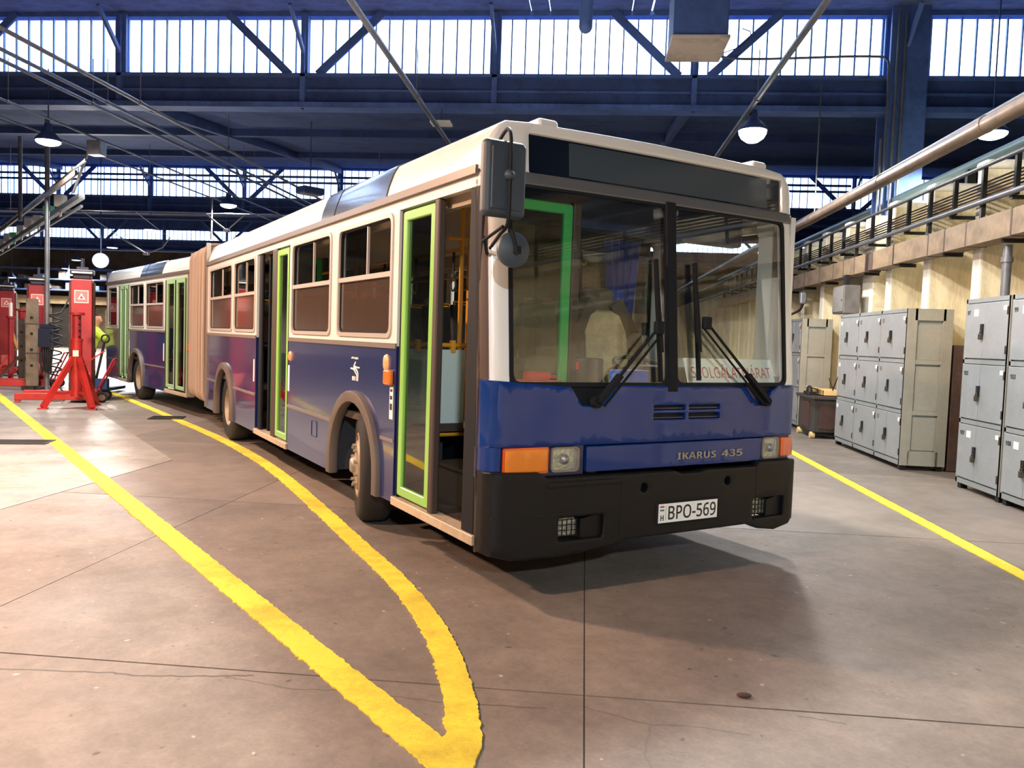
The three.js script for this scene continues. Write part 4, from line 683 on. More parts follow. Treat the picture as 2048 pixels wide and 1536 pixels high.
// dark roof cove panels
function cove(u0, u1, sec) { const a = roofPts.slice(1, 7).map(([w, y]) => [w - 0.010, y + 0.004]), b = roofPts.slice(1, 7).map(([w, y]) => [w + 0.006, y - 0.004]).reverse(); const p = part('roof_side_panel', toCreasedNormals(ext(poly([...a, ...b]), u1 - u0).translate(0, 0, -u1), 0.7), M.roofDark, sec); mesh('seam', ext(poly([...a.map(([w, y]) => [w - 0.003, y + 0.002]), ...b]), 0.012).translate(0, 0, -(u0 + (u1 - u0) * 0.76)), M.rubber, p); }
cove(1.74, 3.42, 'F'); cove(1.96, 3.64, 'R');

// bellows
{ const N = 110, ringPts = []; const R = 0.16, x0 = -0.01, x1 = BW + 0.01, y0 = 0.40, y1 = 2.99;
  const corner = (cx, cy, a0) => { for (let k = 0; k <= 5; k++) { const a = a0 + k / 5 * Math.PI / 2; ringPts.push([cx + R * Math.cos(a), cy + R * Math.sin(a), Math.cos(a), Math.sin(a)]); } };
  corner(x0 + R, y0 + R, Math.PI); corner(x1 - R, y0 + R, Math.PI * 1.5); corner(x1 - R, y1 - R, 0); corner(x0 + R, y1 - R, Math.PI / 2); ringPts.push(ringPts[0]);
  const pos = [], idx = [], n = ringPts.length;
  for (let i = 0; i <= N; i++) { const t = i / N, th = REAR.r * t, o = V(REAR.p.x * t, 0, -FL + (REAR.p.z + FL) * t), ph = t * 5 * Math.PI, f = -0.05 + 0.24 * (1 - Math.abs(Math.sin(ph))) ** 1.15 + 0.012 * Math.sin(ph * 3 + 1);
    for (const [x, y, nx, ny] of ringPts) { const px = x - nx * f, py = y - ny * f * 0.6; pos.push(o.x + px * Math.cos(th), py, o.z - px * Math.sin(th)); } }
  for (let i = 0; i < N; i++) for (let k = 0; k < n - 1; k++) { const a = i * n + k, b = a + n; idx.push(a, a + 1, b, a + 1, b + 1, b); }
  const g = new THREE.BufferGeometry(); g.setAttribute('position', new THREE.BufferAttribute(new Float32Array(pos), 3)); g.setIndex(idx); g.computeVertexNormals();
  part('bellows', g, M.bellows);
  for (let q = 0; q < 6; q++) { const t = (q + 0.25) / 6, th = REAR.r * t, o = V(REAR.p.x * t, 0, -FL + (REAR.p.z + FL) * t), loop = ringPts.slice(0, -1).map(([x, y, nx, ny]) => { const px = x + nx * 0.012, py = y + ny * 0.006; return [o.x + px * Math.cos(th), py, o.z - px * Math.sin(th)]; }); part('bellows_rib', tube(loop, 0.022, 120, 6, true), q % 2 ? M.trim : M.bellowsRib); } }
part('bellows_frame', [ubox(FL - 0.03, FL + 0.02, 0.36, 3.0, -0.025, 0.04), ubox(FL - 0.03, FL + 0.02, 0.36, 3.0, BW - 0.04, BW + 0.025)], M.trim);
part('bellows_frame', [ubox(-0.02, 0.2, 0.36, 2.64, -0.014, 0.05), ubox(-0.03, 0.0, 0.36, 2.98, -0.02, 0.06)], M.trim, 'R');
part('side_marker', urbox(0.05, 0.16, 1.2, 1.32, -0.03, 0, 0.01, 1), M.redOrange, 'R');

// ---- doors: leaf frame with glass and rubber, local x along the leaf, face towards -z
function leaf(w, h, sec, pos, turn, m = M.green, edge = 0.07) {
  const s = ring(0, w, 0, h, 0.03, 0.07); const f = part('door_leaf', ext(s, 0.035, { bevelEnabled: true, bevelSize: 0.006, bevelThickness: 0.006, bevelOffset: -0.006, bevelSegments: 1 }).translate(0, 0, -0.0175), m, sec);
  mesh('glass', ext(rrect(0.06, w - 0.06, 0.06, h - 0.06, 0.03), 0.005).translate(0, 0, -0.0025), M.glassTint, f);
  mesh('rubber_edge', [rbox(w, w + edge, -0.03, h + 0.02, -0.03, 0.03, 0.015, 2)], M.rubberBrown, f);
  mesh('rubber_edge', [rbox(-0.03, 0.0, -0.02, h + 0.01, -0.025, 0.025, 0.01, 1)], M.rubber, f);
  // place: local frame of the section
  const o = new THREE.Matrix4().makeRotationY(turn).setPosition(pos[0], pos[1], pos[2]);
  const base = sec === 'R' ? new THREE.Matrix4().makeRotationY(REAR.r).setPosition(REAR.p) : new THREE.Matrix4();
  f.position.set(0, 0, 0); f.rotation.set(0, 0, 0); f.applyMatrix4(base.multiply(o)); return f;
}
const alongSide = Math.PI / 2;                          // local x runs forward (+z) or, with turn -90 deg, rearward
leaf(0.56, 2.12, 'F', [0.03, 0.42, -1.41], -alongSide);              // door 1, rear leaf, closed: x forward (+z)
leaf(0.66, 2.12, 'F', [0.10, 0.42, -0.31], 0, M.greenDeep);         // door 1, front leaf, swung inwards
part('door_rubber', [urbox(0.15, 0.325, 0.38, 2.57, 0.0, 0.05, 0.018, 2)], M.rubber);
leaf(0.50, 2.12, 'F', [0.03, 0.42, -4.59], alongSide, M.green, 0.2);               // door 2, front leaf, closed: x rearward
leaf(0.62, 2.12, 'F', [0.10, 0.42, -5.72], 0, M.greenDeep);         // door 2, rear leaf, swung inwards
part('door_rubber', [urbox(5.86, 6.0, 0.38, 2.57, 0.015, 0.055, 0.018, 2)], M.rubber);
leaf(0.58, 2.1, 'R', [0.02, 0.44, -0.96], -alongSide, M.greenPale); leaf(0.58, 2.1, 'R', [0.02, 0.44, -1.04], alongSide, M.greenPale);
leaf(0.36, 2.1, 'R', [0.02, 0.44, -5.08], -alongSide, M.greenPale); leaf(0.36, 2.1, 'R', [0.02, 0.44, -5.16], alongSide, M.greenPale);
part('door_frame', [ubox(0.2, 0.3, 0.4, 2.57, 0.0, 0.05), ubox(1.63, 1.68, 0.4, 2.57, -0.004, 0.05), ubox(0.2, 1.68, 2.53, 2.57, -0.004, 0.05)], M.greenPale, 'R');
part('door_frame', [ubox(4.62, 4.68, 0.4, 2.57, -0.004, 0.05), ubox(5.56, 5.62, 0.4, 2.57, -0.004, 0.05), ubox(4.62, 5.62, 2.53, 2.57, -0.004, 0.05)], M.greenPale, 'R');

// ---- front
const RAKE = y => 0.085 * Math.max(0, y - 1.33), CR = 0.09;
function fmap(w, y) { let x = w, u = 0; if (w < CR) { const a = (CR - w) / CR * Math.PI / 2; x = CR - CR * Math.sin(a); u = CR - CR * Math.cos(a); } else if (w > BW - CR) { const a = (w - BW + CR) / CR * Math.PI / 2; x = BW - CR + CR * Math.sin(a); u = CR - CR * Math.cos(a); } return [x, u + RAKE(y) + 0.03 * ((w - BW / 2) / (BW / 2)) ** 2]; }
function frontG(shape, depth, off = 0, o = {}, fine = 0.05) {
  const g = subdivide(ext(shape, depth, { curveSegments: 6, ...o }), fine), p = g.attributes.position, zt = depth + (o.bevelThickness || 0);
  for (let i = 0; i < p.count; i++) { const w = p.getX(i), y = p.getY(i), [x, u] = fmap(Math.max(0, Math.min(BW, w)), y); p.setXYZ(i, x, y, -u + off + p.getZ(i) - zt); }
  return toCreasedNormals(g, 0.55);
}
const fpoint = (w, y, off) => { const [x, u] = fmap(w, y); return [x, y, -u + off]; };
const bev = b => ({ bevelEnabled: true, bevelSize: b, bevelThickness: b, bevelOffset: -b, bevelSegments: 2 });
{ // mask with display
  const s = poly(roofFull); s.holes.push(rrect(0.315, BW - 0.15, 2.672, 2.912, 0.012, new THREE.Path()));
  part('front_mask', frontG(s, 0.25, 0, bev(0.02)), M.white);
  part('destination_display', frontG(rrect(0.295, BW - 0.13, 2.66, 2.925, 0.01), 0.02, -0.022), M.display);
  part('led_matrix', frontG(rrect(0.62, BW - 0.3, 2.685, 2.90, 0.006), 0.004, -0.02), M.ledMatrix);
  part('windscreen_header', frontG(rrect(0.02, BW - 0.02, 2.585, 2.668, 0.01), 0.06, 0.012, bev(0.015)), M.header);
  for (const w of [0.46, 2.36]) part('marker_lamp', [urbox(0.16, 0.34, 2.955, 3.03, w - 0.08, w + 0.08, 0.03, 2)], M.white);
  // pillars
  part('corner_pillar', frontG(rrect(0.045, 0.155, 1.36, 2.60, 0.005), 0.06, 0.0), M.white);
  part('front_post', frontG(rrect(0.0, 0.045, 1.375, 2.60, 0.003), 0.03, 0.004), M.rubberBrown);
  part('corner_pillar', frontG(rrect(BW - 0.14, BW, 1.30, 2.60, 0.005), 0.06, 0.0), M.white);
  part('front_post', [poly([[0.115, 0.3], [0.135, 0.3], [0.16, 1.33], [0.27, 2.64], [0.235, 2.64], [0.115, 1.33]])].map(q => sideG(q, BT, 0)), M.rubberBrown);
  part('front_post', [sideG(poly([[0.14, 0.3], [0.3, 0.3], [0.3, 2.64], [0.25, 2.64], [0.14, 1.33]]), BT, BW - BT)], M.blueSide);
  // windscreens
  for (const [a, b] of [[0.165, 1.405], [1.475, BW - 0.15]]) { const f = part('windscreen', frontG(ring(a - 0.012, b + 0.012, 1.335, 2.60, 0.07, 0.028), 0.02, 0.008), M.rubber);
    mesh('glass', frontG(rrect(a, b, 1.345, 2.59, 0.06), 0.004, 0.0), M.glass, f); }
  part('centre_mullion', frontG(rrect(1.395, 1.485, 1.30, 2.61, 0.01), 0.05, 0.022, bev(0.012)), M.rubber);
  // lower fascia
  const ls = poly([[0, 0.955], [BW, 0.955], [BW, 1.345], [2.52, 1.345], [2.44, 1.30], [2.39, 1.215], [2.30, 1.215], [2.17, 1.335], [1.0, 1.345], [0.955, 1.335], [0.85, 1.215], [0.69, 1.215], [0.60, 1.335], [0.3, 1.355], [0, 1.375]]);
  const vents = []; for (const [a, b] of [[1.28, 1.565], [1.60, 1.90]]) for (const [y0, y1] of [[1.175, 1.207], [1.11, 1.15]]) { vents.push([a, b, y0, y1]); ls.holes.push(rrect(a, b, y0, y1, 0.006, new THREE.Path())); }
  part('front_panel', frontG(ls, 0.03, 0.012, bev(0.01)), M.blue);
  part('vent_recess', frontG(rrect(1.24, 1.94, 1.08, 1.24, 0.01), 0.01, -0.03), M.bumperIn);
  part('vent_slat', vents.map(([a, b, y0]) => frontG(rrect(a, b, y0 + 0.006, y0 + 0.014, 0.001), 0.012, -0.006)), M.blueDark);
  part('wiper_trough', frontG(rrect(0.2, BW - 0.2, 1.17, 1.36, 0.02), 0.03, -0.022), M.rubber);
  part('service_flap', frontG(rrect(0.735, 2.36, 0.778, 0.948, 0.012), 0.03, 0.012, bev(0.008)), M.blue);
  for (const [a, b] of [[0, 0.725], [2.37, BW]]) part('lamp_panel', frontG(rrect(a, b, 0.765, 0.955, 0.004), 0.03, -0.012), M.blueDark);
  part('lamp_panel', frontG(rrect(0, 0.105, 0.765, 0.962, 0.004), 0.03, 0.006), M.blue);
  // lamps
  const ind = part('indicator', frontG(rrect(0.13, 0.43, 0.80, 0.945, 0.012), 0.03, 0.026, bev(0.008)), M.orange); mesh('rim', frontG(ring(0.12, 0.44, 0.79, 0.955, 0.014, 0.012), 0.02, 0.02), M.redOrange, ind);
  const ind2 = part('indicator', frontG(rrect(2.56, 2.71, 0.80, 0.945, 0.012), 0.03, 0.026, bev(0.008)), M.redOrange);
  for (const [a, b] of [[0.46, 0.675], [2.36, 2.545]]) { const h = part('headlight', frontG(ring(a, b, 0.79, 0.95, 0.035, 0.012), 0.025, 0.02), M.trim);
    mesh('reflector', frontG(rrect(a + 0.005, b - 0.005, 0.795, 0.945, 0.03), 0.01, -0.005), M.reflector, h); mesh('bulb', new THREE.SphereGeometry(0.035, 14, 10).translate(...fpoint((a + b) / 2, 0.87, 0)), M.galv, h); mesh('lens', frontG(rrect(a + 0.008, b - 0.008, 0.798, 0.942, 0.03), 0.008, 0.018), M.lampGlass, h);
    for (let i = 1; i < 6; i++) mesh('lens_rib', frontG(rrect(a + (b - a) * i / 6 - 0.003, a + (b - a) * i / 6 + 0.003, 0.81, 0.93, 0.002), 0.004, 0.012), M.lampGlass, h); }
  // badge
  for (const [s, w, sc, end] of [['IKARUS', 1.50, 0.047, 1.865], ['435', 1.93, 0.05, 2.14]]) { const g = text(s, sc, 0.008, 0, 0, 0); g.computeBoundingBox(); const k = (end - w) / (g.boundingBox.max.x - g.boundingBox.min.x); g.scale(k, 1, 1); const [x, u] = fmap((w + end) / 2, 0.86); g.translate(w, 0.828, -u + 0.013); part('badge_lettering', g, M.badge); }
  // bumper
  const bs = poly([[0, 0.31], [0.18, 0.258], [0.52, 0.250], [0.98, 0.285], [1.06, 0.315], [2.2, 0.315], [2.32, 0.27], [2.5, 0.245], [2.66, 0.275], [BW, 0.34], [BW, 0.775], [2.3, 0.775], [2.27, 0.745], [1.75, 0.75], [1.70, 0.735], [1.52, 0.735], [1.47, 0.755], [0.42, 0.762], [0.36, 0.80], [0, 0.815]]);
  const fogs = [[0.515, 0.86], [2.25, 2.59]]; for (const [a, b] of fogs) bs.holes.push(rrect(a, b, 0.352, 0.50, 0.015, new THREE.Path()));
  for (const w of [1.19, 1.97]) bs.holes.push(new THREE.Path().absellipse(w, 0.655, 0.03, 0.03, 0, Math.PI * 2));
  const bmp = part('bumper', frontG(bs, 0.06, 0.055, bev(0.014)), M.bumper);
  mesh('tow_hole', [1.19, 1.97].map(w => frontG(rrect(w - 0.05, w + 0.05, 0.6, 0.71, 0.01), 0.01, -0.01)), M.bumperIn, bmp);
  for (const w of [1.0, 2.27]) mesh('bumper_seam', frontG(rrect(w - 0.004, w + 0.004, 0.32, 0.745, 0.001), 0.006, 0.0565), M.bumperIn, bmp);
  mesh('step_ridge', frontG(rrect(0.42, 1.0, 0.70, 0.735, 0.01), 0.02, 0.066, bev(0.006)), M.bumper, bmp); mesh('lower_ledge', frontG(rrect(0.05, 0.95, 0.525, 0.535, 0.004), 0.006, 0.058), M.bumperIn, bmp);
  for (const [a, b] of fogs) { mesh('fog_recess', [frontG(rrect(a - 0.01, b + 0.01, 0.34, 0.51, 0.01), 0.01, -0.10)], M.bumperIn, bmp);
    const left = a < 1; const l0 = left ? a + 0.012 : a + 0.03, f = part('fog_light', frontG(rrect(l0, l0 + 0.15, 0.372, 0.482, 0.01), 0.03, -0.02), M.reflector);
    mesh('lens', frontG(rrect(l0, l0 + 0.15, 0.372, 0.482, 0.01), 0.006, 0.0), M.lampGlass, f);
    mesh('grille', [...[0, 1, 2, 3, 4].map(i => frontG(rrect(l0 + i * 0.0365, l0 + i * 0.0365 + 0.005, 0.37, 0.484, 0.001), 0.006, 0.014)), ...[0, 1, 2, 3].map(i => frontG(rrect(l0, l0 + 0.15, 0.372 + i * 0.035, 0.376 + i * 0.035, 0.001), 0.006, 0.014))], M.rubber, f);
    part('bumper_wedge', frontG(poly([[b - 0.16, 0.345], [b + 0.005, 0.345], [b + 0.005, 0.505], [b - 0.16, 0.475]]), 0.10, 0.02, {}), M.bumper); }
  // number plate
  const plate = canvasTex(512, 124, (c, w, h) => { c.fillStyle = '#f1f1ee'; c.fillRect(0, 0, w, h); c.fillStyle = '#c33a34'; c.fillRect(14, 14, 34, 11); c.fillStyle = '#ffffff'; c.fillRect(14, 25, 34, 11); c.fillStyle = '#2b7f6f'; c.fillRect(14, 36, 34, 11); c.fillStyle = '#15181a'; c.font = 'bold 50px sans-serif'; c.fillText('H', 14, 110); c.fillRect(62, 16, 2, 92);
    c.font = '118px sans-serif'; c.save(); c.translate(74, 105); const tw = c.measureText('BPO-569').width; c.scale(428 / tw, 1); c.lineWidth = 3; c.strokeStyle = '#15181a'; c.fillText('BPO-569', 0, 0); c.strokeText('BPO-569', 0, 0); c.restore(); });
  const [x, u] = fmap(1.585, 0.47), pf = part('number_plate', rbox(1.295, 1.88, 0.388, 0.548, -u + 0.05, -u + 0.064, 0.006, 1), M.rubber); const [pg, pm] = printed(0.548, 0.132, plate); mesh('plate_print', pg, pm, pf).position.set(1.587, 0.469, -u + 0.0652);
  // wipers
  for (const [pv, el, top, bot] of [[[0.77, 1.235], [1.28, 1.74], [1.28, 2.2], [1.31, 1.37]], [[2.345, 1.225], [1.72, 1.79], [1.635, 2.2], [1.66, 1.38]]]) {
    const P = fpoint(pv[0], pv[1], 0.02), E = fpoint(el[0], el[1], 0.06), s = Math.sign(el[0] - pv[0]);
    const w = part('wiper', [rod(P, [P[0], P[1], P[2] + 0.05], 0.035, 12), rod([P[0], P[1], P[2] + 0.05], E, 0.013, 8, 0.009), rod([P[0] + 0.05 * s, P[1] - 0.02, P[2] + 0.05], [E[0] + 0.04 * s, E[1] - 0.03, E[2]], 0.008, 6), beam([P[0], P[1], P[2] + 0.05], [P[0] + (E[0] - P[0]) * 0.35, P[1] + (E[1] - P[1]) * 0.35, P[2] + (E[2] - P[2]) * 0.35 + 0.03], 0.05, 0.03), rbox(E[0] - 0.035, E[0] + 0.035, E[1] - 0.05, E[1] + 0.04, E[2] - 0.02, E[2] + 0.02, 0.01, 1)], M.rubber);
    mesh('blade', [beam(fpoint(top[0], top[1], 0.035), fpoint(bot[0], bot[1], 0.035), 0.02, 0.03), beam(fpoint(top[0], top[1] - 0.2, 0.05), fpoint(bot[0], bot[1] + 0.2, 0.05), 0.03, 0.012)], M.rubber, w); }
}
// mirrors
{ const m = part('mirror', [rbox(-0.228, 0.044, 2.30, 2.725, 0.21, 0.29, 0.035, 3), rbox(-0.19, 0.006, 2.34, 2.685, 0.28, 0.297, 0.008, 1)], M.mirror);
  mesh('mirror_glass', rbox(-0.2, 0.02, 2.33, 2.70, 0.205, 0.213, 0.004, 1), M.chrome, m); mesh('ball_joint', new THREE.SphereGeometry(0.032, 14, 10).translate(-0.085, 2.53, 0.305), M.mirror, m);
  mesh('arm', [tube([[0.05, 2.74, -0.13], [0.0, 2.80, 0.05], [-0.06, 2.80, 0.24], [-0.085, 2.74, 0.31], [-0.085, 2.53, 0.315], [-0.085, 2.26, 0.3], [-0.07, 2.22, 0.2], [0.02, 2.17, -0.08]], 0.011, 60, 8)], M.rubber, m);
  mesh('stay', [rod([-0.1, 2.25, 0.28], [-0.13, 2.18, 0.1], 0.01, 6), rod([-0.13, 2.2, 0.12], [0.02, 2.14, -0.12], 0.012, 6)], M.rubber, m);
  const r = part('round_mirror', [rod([-0.012, 2.13, 0.235], [-0.012, 2.13, 0.262], 0.1, 36), lathe([[0.001, 0.03], [0.06, 0.022], [0.1, 0.0]], 32).rotateX(Math.PI / 2).translate(-0.012, 2.13, 0.262)], M.mirror); mesh('clamp', [rbox(-0.035, 0.015, 2.105, 2.15, 0.275, 0.3, 0.006, 1), rod([-0.05, 2.24, 0.29], [-0.012, 2.1, 0.3], 0.012, 8)], M.rubber, r); }

// ---- wheels
function wheel(sec, u, w, steer, front, far) {
  const o = part('wheel', lathe([[0.27, -0.13], [0.36, -0.14], [0.44, -0.135], [0.478, -0.10], [0.486, -0.05], [0.486, 0.05], [0.478, 0.10], [0.44, 0.135], [0.36, 0.14], [0.27, 0.13]], 48).rotateZ(Math.PI / 2), M.tyre, sec);
  const base = sec === 'R' ? new THREE.Matrix4().makeRotationY(REAR.r).setPosition(REAR.p) : new THREE.Matrix4();
  o.position.set(0, 0, 0); o.rotation.set(0, 0, 0); o.applyMatrix4(base.multiply(new THREE.Matrix4().makeRotationY(steer + (far ? Math.PI : 0)).setPosition(w, 0.486, -u)));
  // outer face towards -x
  const prof = front ? [[0.001, -0.155], [0.12, -0.155], [0.13, -0.15], [0.205, -0.145], [0.218, -0.13], [0.222, -0.085], [0.235, -0.08], [0.25, -0.11], [0.268, -0.138], [0.282, -0.132], [0.27, -0.05], [0.27, 0.12]] : [[0.001, 0.02], [0.1, 0.02], [0.11, -0.06], [0.14, -0.06], [0.15, 0.03], [0.2, 0.035], [0.225, -0.05], [0.262, -0.13], [0.28, -0.13], [0.27, -0.03], [0.27, 0.12]];
  mesh('rim', toCreasedNormals(lathe(prof.map(([r, x]) => [r, -x]), 40).rotateZ(Math.PI / 2), 0.6), M.rim, o);
  mesh('hub', [lathe([[0.001, 0.2], [0.05, 0.2], [0.07, 0.18], [0.085, 0.13], [0.1, 0.1]].map(([r, x]) => [r, front ? x : x - 0.13]), 24).rotateZ(Math.PI / 2)], M.hub, o);
  const bg = join([rod([0, 0, 0], [front ? -0.035 : -0.03, 0, 0], 0.016, 6)]);
  for (let i = 0; i < 10; i++) { const a = i / 10 * Math.PI * 2; mesh('wheel_nut', bg, M.hub, o).position.set(front ? -0.145 : 0.03 - 0.06, 0.172 * Math.cos(a), 0.172 * Math.sin(a)); }
  if (front) for (let i = 0; i < 8; i++) { const a = (i + 0.5) / 8 * Math.PI * 2; mesh('hand_hole', rod([-0.07, 0.243 * Math.cos(a), 0.243 * Math.sin(a)], [-0.108, 0.243 * Math.cos(a), 0.243 * Math.sin(a)], 0.018, 8), M.bumperIn, o); }
}
wheel('F', 2.40, 0.19, -0.27, true); wheel('F', 8.02, 0.19, 0, false); wheel('R', 3.98, 0.19, 0, false);
wheel('F', 2.40, BW - 0.19, -0.27, true, true); wheel('F', 8.02, BW - 0.19, 0, false, true); wheel('R', 3.98, BW - 0.19, 0, false, true);
for (const [c, q] of [[2.38, 'F'], [8.02, 'F'], [3.98, 'R']]) part('wheel_box', [ubox(c - 0.6, c + 0.6, 0.36, 1.12, 0.52, 0.55), ubox(c - 0.62, c + 0.62, 1.09, 1.12, 0.05, 0.55), ubox(c - 0.62, c - 0.59, 0.36, 1.12, 0.05, 0.55), ubox(c + 0.59, c + 0.62, 0.36, 1.12, 0.05, 0.55)], M.cabinDark, q);

// ---- prints and small fittings on the side
{ // emblem on the side: three swept road stripes with lettering, as thin white film
  const band = (pts, w) => { const c = new THREE.CatmullRomCurve3(pts.map(([x, y]) => V(x, y, 0))), a = [], b = []; for (let i = 0; i <= 24; i++) { const p = c.getPoint(i / 24), t = c.getTangent(i / 24); a.push([p.x - t.y * w / 2, p.y + t.x * w / 2]); b.unshift([p.x + t.y * w / 2, p.y - t.x * w / 2]); } return ext(poly([...a, ...b]), 0.002); };
  const face = g => g.rotateY(-Math.PI / 2).translate(-0.001, 1.31, -2.38), film = mat({ color: '#e9e6e2', roughness: 0.5 });
  const em = part('emblem', face(band([[0.015, 0.075], [-0.03, 0.03], [0.03, 0.012], [0.075, -0.02], [0.075, -0.085]], 0.016)), film);
  mesh('stripe', face(band([[-0.11, 0.016], [-0.04, 0.012], [0.015, -0.014], [0.05, -0.04], [0.048, -0.085]], 0.014)), film, em); mesh('stripe', face(band([[-0.02, 0.06], [0.0, 0.036], [0.06, 0.03], [0.115, 0.03]], 0.012)), film, em);
  mesh('lettering', face(text('BKV', 0.036, 0.002, -0.07, -0.085, 0)), film, em); mesh('lettering', face(text('a BKV szolgálat', 0.017, 0.002, -0.095, 0.10, 0)), film, em);
  part('repeater_lamp', [lathe([[0.001, 0.03], [0.035, 0.02], [0.045, 0]], 20).rotateZ(Math.PI / 2).scale(1, 1.5, 1).translate(0, 1.41, -1.66)], mat({ color: '#e8b07a', roughness: 0.3, clearcoat: 1 }));
  part('repeater_lamp', [urbox(1.5, 1.62, 1.24, 1.36, -0.05, 0, 0.02, 2)], mat({ color: '#e2762a', roughness: 0.3, clearcoat: 1 }));
  part('repeater_lamp', [lathe([[0.001, 0.03], [0.03, 0.02], [0.04, 0]], 20).rotateZ(Math.PI / 2).scale(1, 1.4, 1).translate(0, 1.36, -4.44)], mat({ color: '#e2985c', roughness: 0.3, clearcoat: 1 }));
  const strip = (u, y0, y1, sec) => part('door_sticker', [ubox(u, u + 0.055, y0, y1, -0.003, 0.001)], M.paper, sec);
  const st = part('door_sticker', [ubox(1.51, 1.575, 0.98, 1.23, -0.003, 0.001)], M.paper); for (const [a, b] of [[1.05, 1.1], [1.13, 1.16], [1.19, 1.21]]) mesh('pictogram', ubox(1.52, 1.565, a, b, -0.004, 0), M.ink, st);
  strip(4.47, 0.98, 1.26, 'F'); strip(6.12, 0.98, 1.26, 'F'); strip(1.76, 0.95, 1.3, 'R'); strip(4.6, 0.95, 1.3, 'R');
  part('fuel_flap', [sideG(ring(3.44, 3.62, 0.60, 0.76, 0.02, 0.008), 0.006, -0.005)], M.blueDark);
}
// ---- cab and passenger interior
{ part('dashboard', [urbox(0.14, 0.6, 0.95, 1.29, 0.95, BW - 0.12, 0.05, 2), urbox(0.12, 0.42, 1.2, 1.325, 0.9, BW - 0.1, 0.03, 2)], M.dash);
  part('instrument_panel', [urbox(0.46, 0.72, 1.27, 1.46, 1.55, 2.3, 0.06, 2)], M.cabinDark);
  const sw = part('steering_wheel', new THREE.TorusGeometry(0.25, 0.018, 10, 40).rotateX(-Math.PI / 2 + 0.35).translate(1.95, 1.42, -0.92), M.seatBlack); mesh('column', rod([1.95, 1.40, -0.9], [1.95, 1.1, -0.7], 0.035, 10), M.seatBlack, sw); mesh('spoke', [rod([1.7, 1.42, -0.92], [2.2, 1.42, -0.92], 0.014, 6)], M.seatBlack, sw);
  const ds = part('driver_seat', [urbox(0.98, 1.5, 1.0, 1.15, 1.66, 2.34, 0.06, 3), rbox(1.72, 2.28, 1.1, 1.90, -0.07, 0.07, 0.06, 3).rotateX(-0.10).translate(0, 0.02, -1.42)], M.seatBeige);
  mesh('headrest', [rbox(1.83, 2.17, 1.84, 2.12, -0.07, 0.05, 0.05, 3).rotateX(-0.08).translate(0, 0, -1.5)], mat({ color: '#5e564b', roughness: 0.7 }), ds);
  for (const s of [-1, 1]) mesh('bolster', [rbox(2 + s * 0.32 - 0.07, 2 + s * 0.32 + 0.07, 1.1, 1.72, -0.08, 0.11, 0.05, 2).rotateX(-0.10).rotateZ(0).translate(0, 0, -1.38), beam([2 + s * 0.32, 1.68, -1.56], [2 + s * 0.14, 1.98, -1.6], 0.12, 0.13)], mat({ color: '#4c463d', roughness: 0.7 }), ds);
  mesh('pedestal', ubox(1.1, 1.4, 0.94, 1.0, 1.8, 2.2), M.seatBlack, ds);
  part('curtain', [(() => { const g = new THREE.PlaneGeometry(0.42, 0.75, 40, 6), p = g.attributes.position; for (let i = 0; i < p.count; i++) { const k = 1 - 0.35 * (0.5 - p.getY(i) / 0.75); p.setXYZ(i, p.getX(i) * k, p.getY(i), 0.025 * Math.sin(p.getX(i) * 75)); } g.computeVertexNormals(); return g.translate(2.33, 2.2, -1.75); })()], M.curtain);
  part('front_valance', [urbox(0.48, 0.6, 2.42, 2.66, 0.2, BW - 0.2, 0.02, 1)], mat({ color: '#1c2a4a', roughness: 0.6 }));
  part('cab_partition', [ubox(1.78, 1.82, 0.9, 1.55, 1.45, BW - 0.06), ubox(1.78, 1.82, 2.45, 2.72, 1.45, BW - 0.06), ubox(1.77, 1.83, 0.9, 2.72, 1.42, 1.48), ubox(1.77, 1.83, 0.9, 2.72, 1.86, 1.9)], M.cabinDark);
  part('cab_glass', [ubox(1.797, 1.803, 1.55, 2.45, 1.48, BW - 0.06)], M.glass);
  part('cab_door', [urbox(0.75, 1.78, 0.9, 1.5, 1.36, 1.42, 0.02, 2)], M.cabinDark);
  part('storage_box', [urbox(0.3, 0.5, 1.325, 1.43, 1.28, 1.5, 0.01, 1)], mat({ color: '#1f52b4', roughness: 0.5 }));
  part('bottle', [rod([0.42, 1.39, -0.28], [0.60, 1.385, -0.28], 0.032, 16), rod([0.60, 1.385, -0.28], [0.66, 1.383, -0.28], 0.012, 10), urbox(0.2, 0.38, 1.34, 1.36, 0.36, 0.66, 0.006, 1)], mat({ color: '#d23a38', roughness: 0.35 }));
  part('step_wall', [urbox(0.15, 0.7, 0.5, 1.32, 0.88, 0.94, 0.02, 1), urbox(0.1, 0.3, 0.9, 1.335, 0.12, 0.92, 0.02, 1)], M.dash);
  part('extinguisher', [rod([0.9, 1.42, -0.5], [0.9, 1.62, -0.5], 0.035, 14), rbox(0.85, 0.98, 1.42, 1.48, -0.54, -0.46, 0.01, 1)], mat({ color: '#c42a2e', roughness: 0.35 }));
  // passenger fittings
  const wp = part('white_panel', [rbox(0.11, 0.615, 0.89, 1.525, -1.535, -1.52, 0.007, 1)], M.panelWhite); for (const y of [0.85, 1.56]) mesh('panel_frame', rod([0.08, y, -1.53], [0.66, y, -1.53], 0.018, 8), M.poleYellow, wp); for (const x of [0.2, 0.5]) mesh('panel_clip', rbox(x - 0.02, x + 0.02, 1.5, 1.6, -1.55, -1.505, 0.006, 1), M.poleYellow, wp);
  const pole = (w, u, y0 = 0.94, y1 = 2.72, sec = 'F') => part('grab_pole', rod([w, y0, -u], [w, y1, -u], 0.019, 10), M.poleYellow, sec);
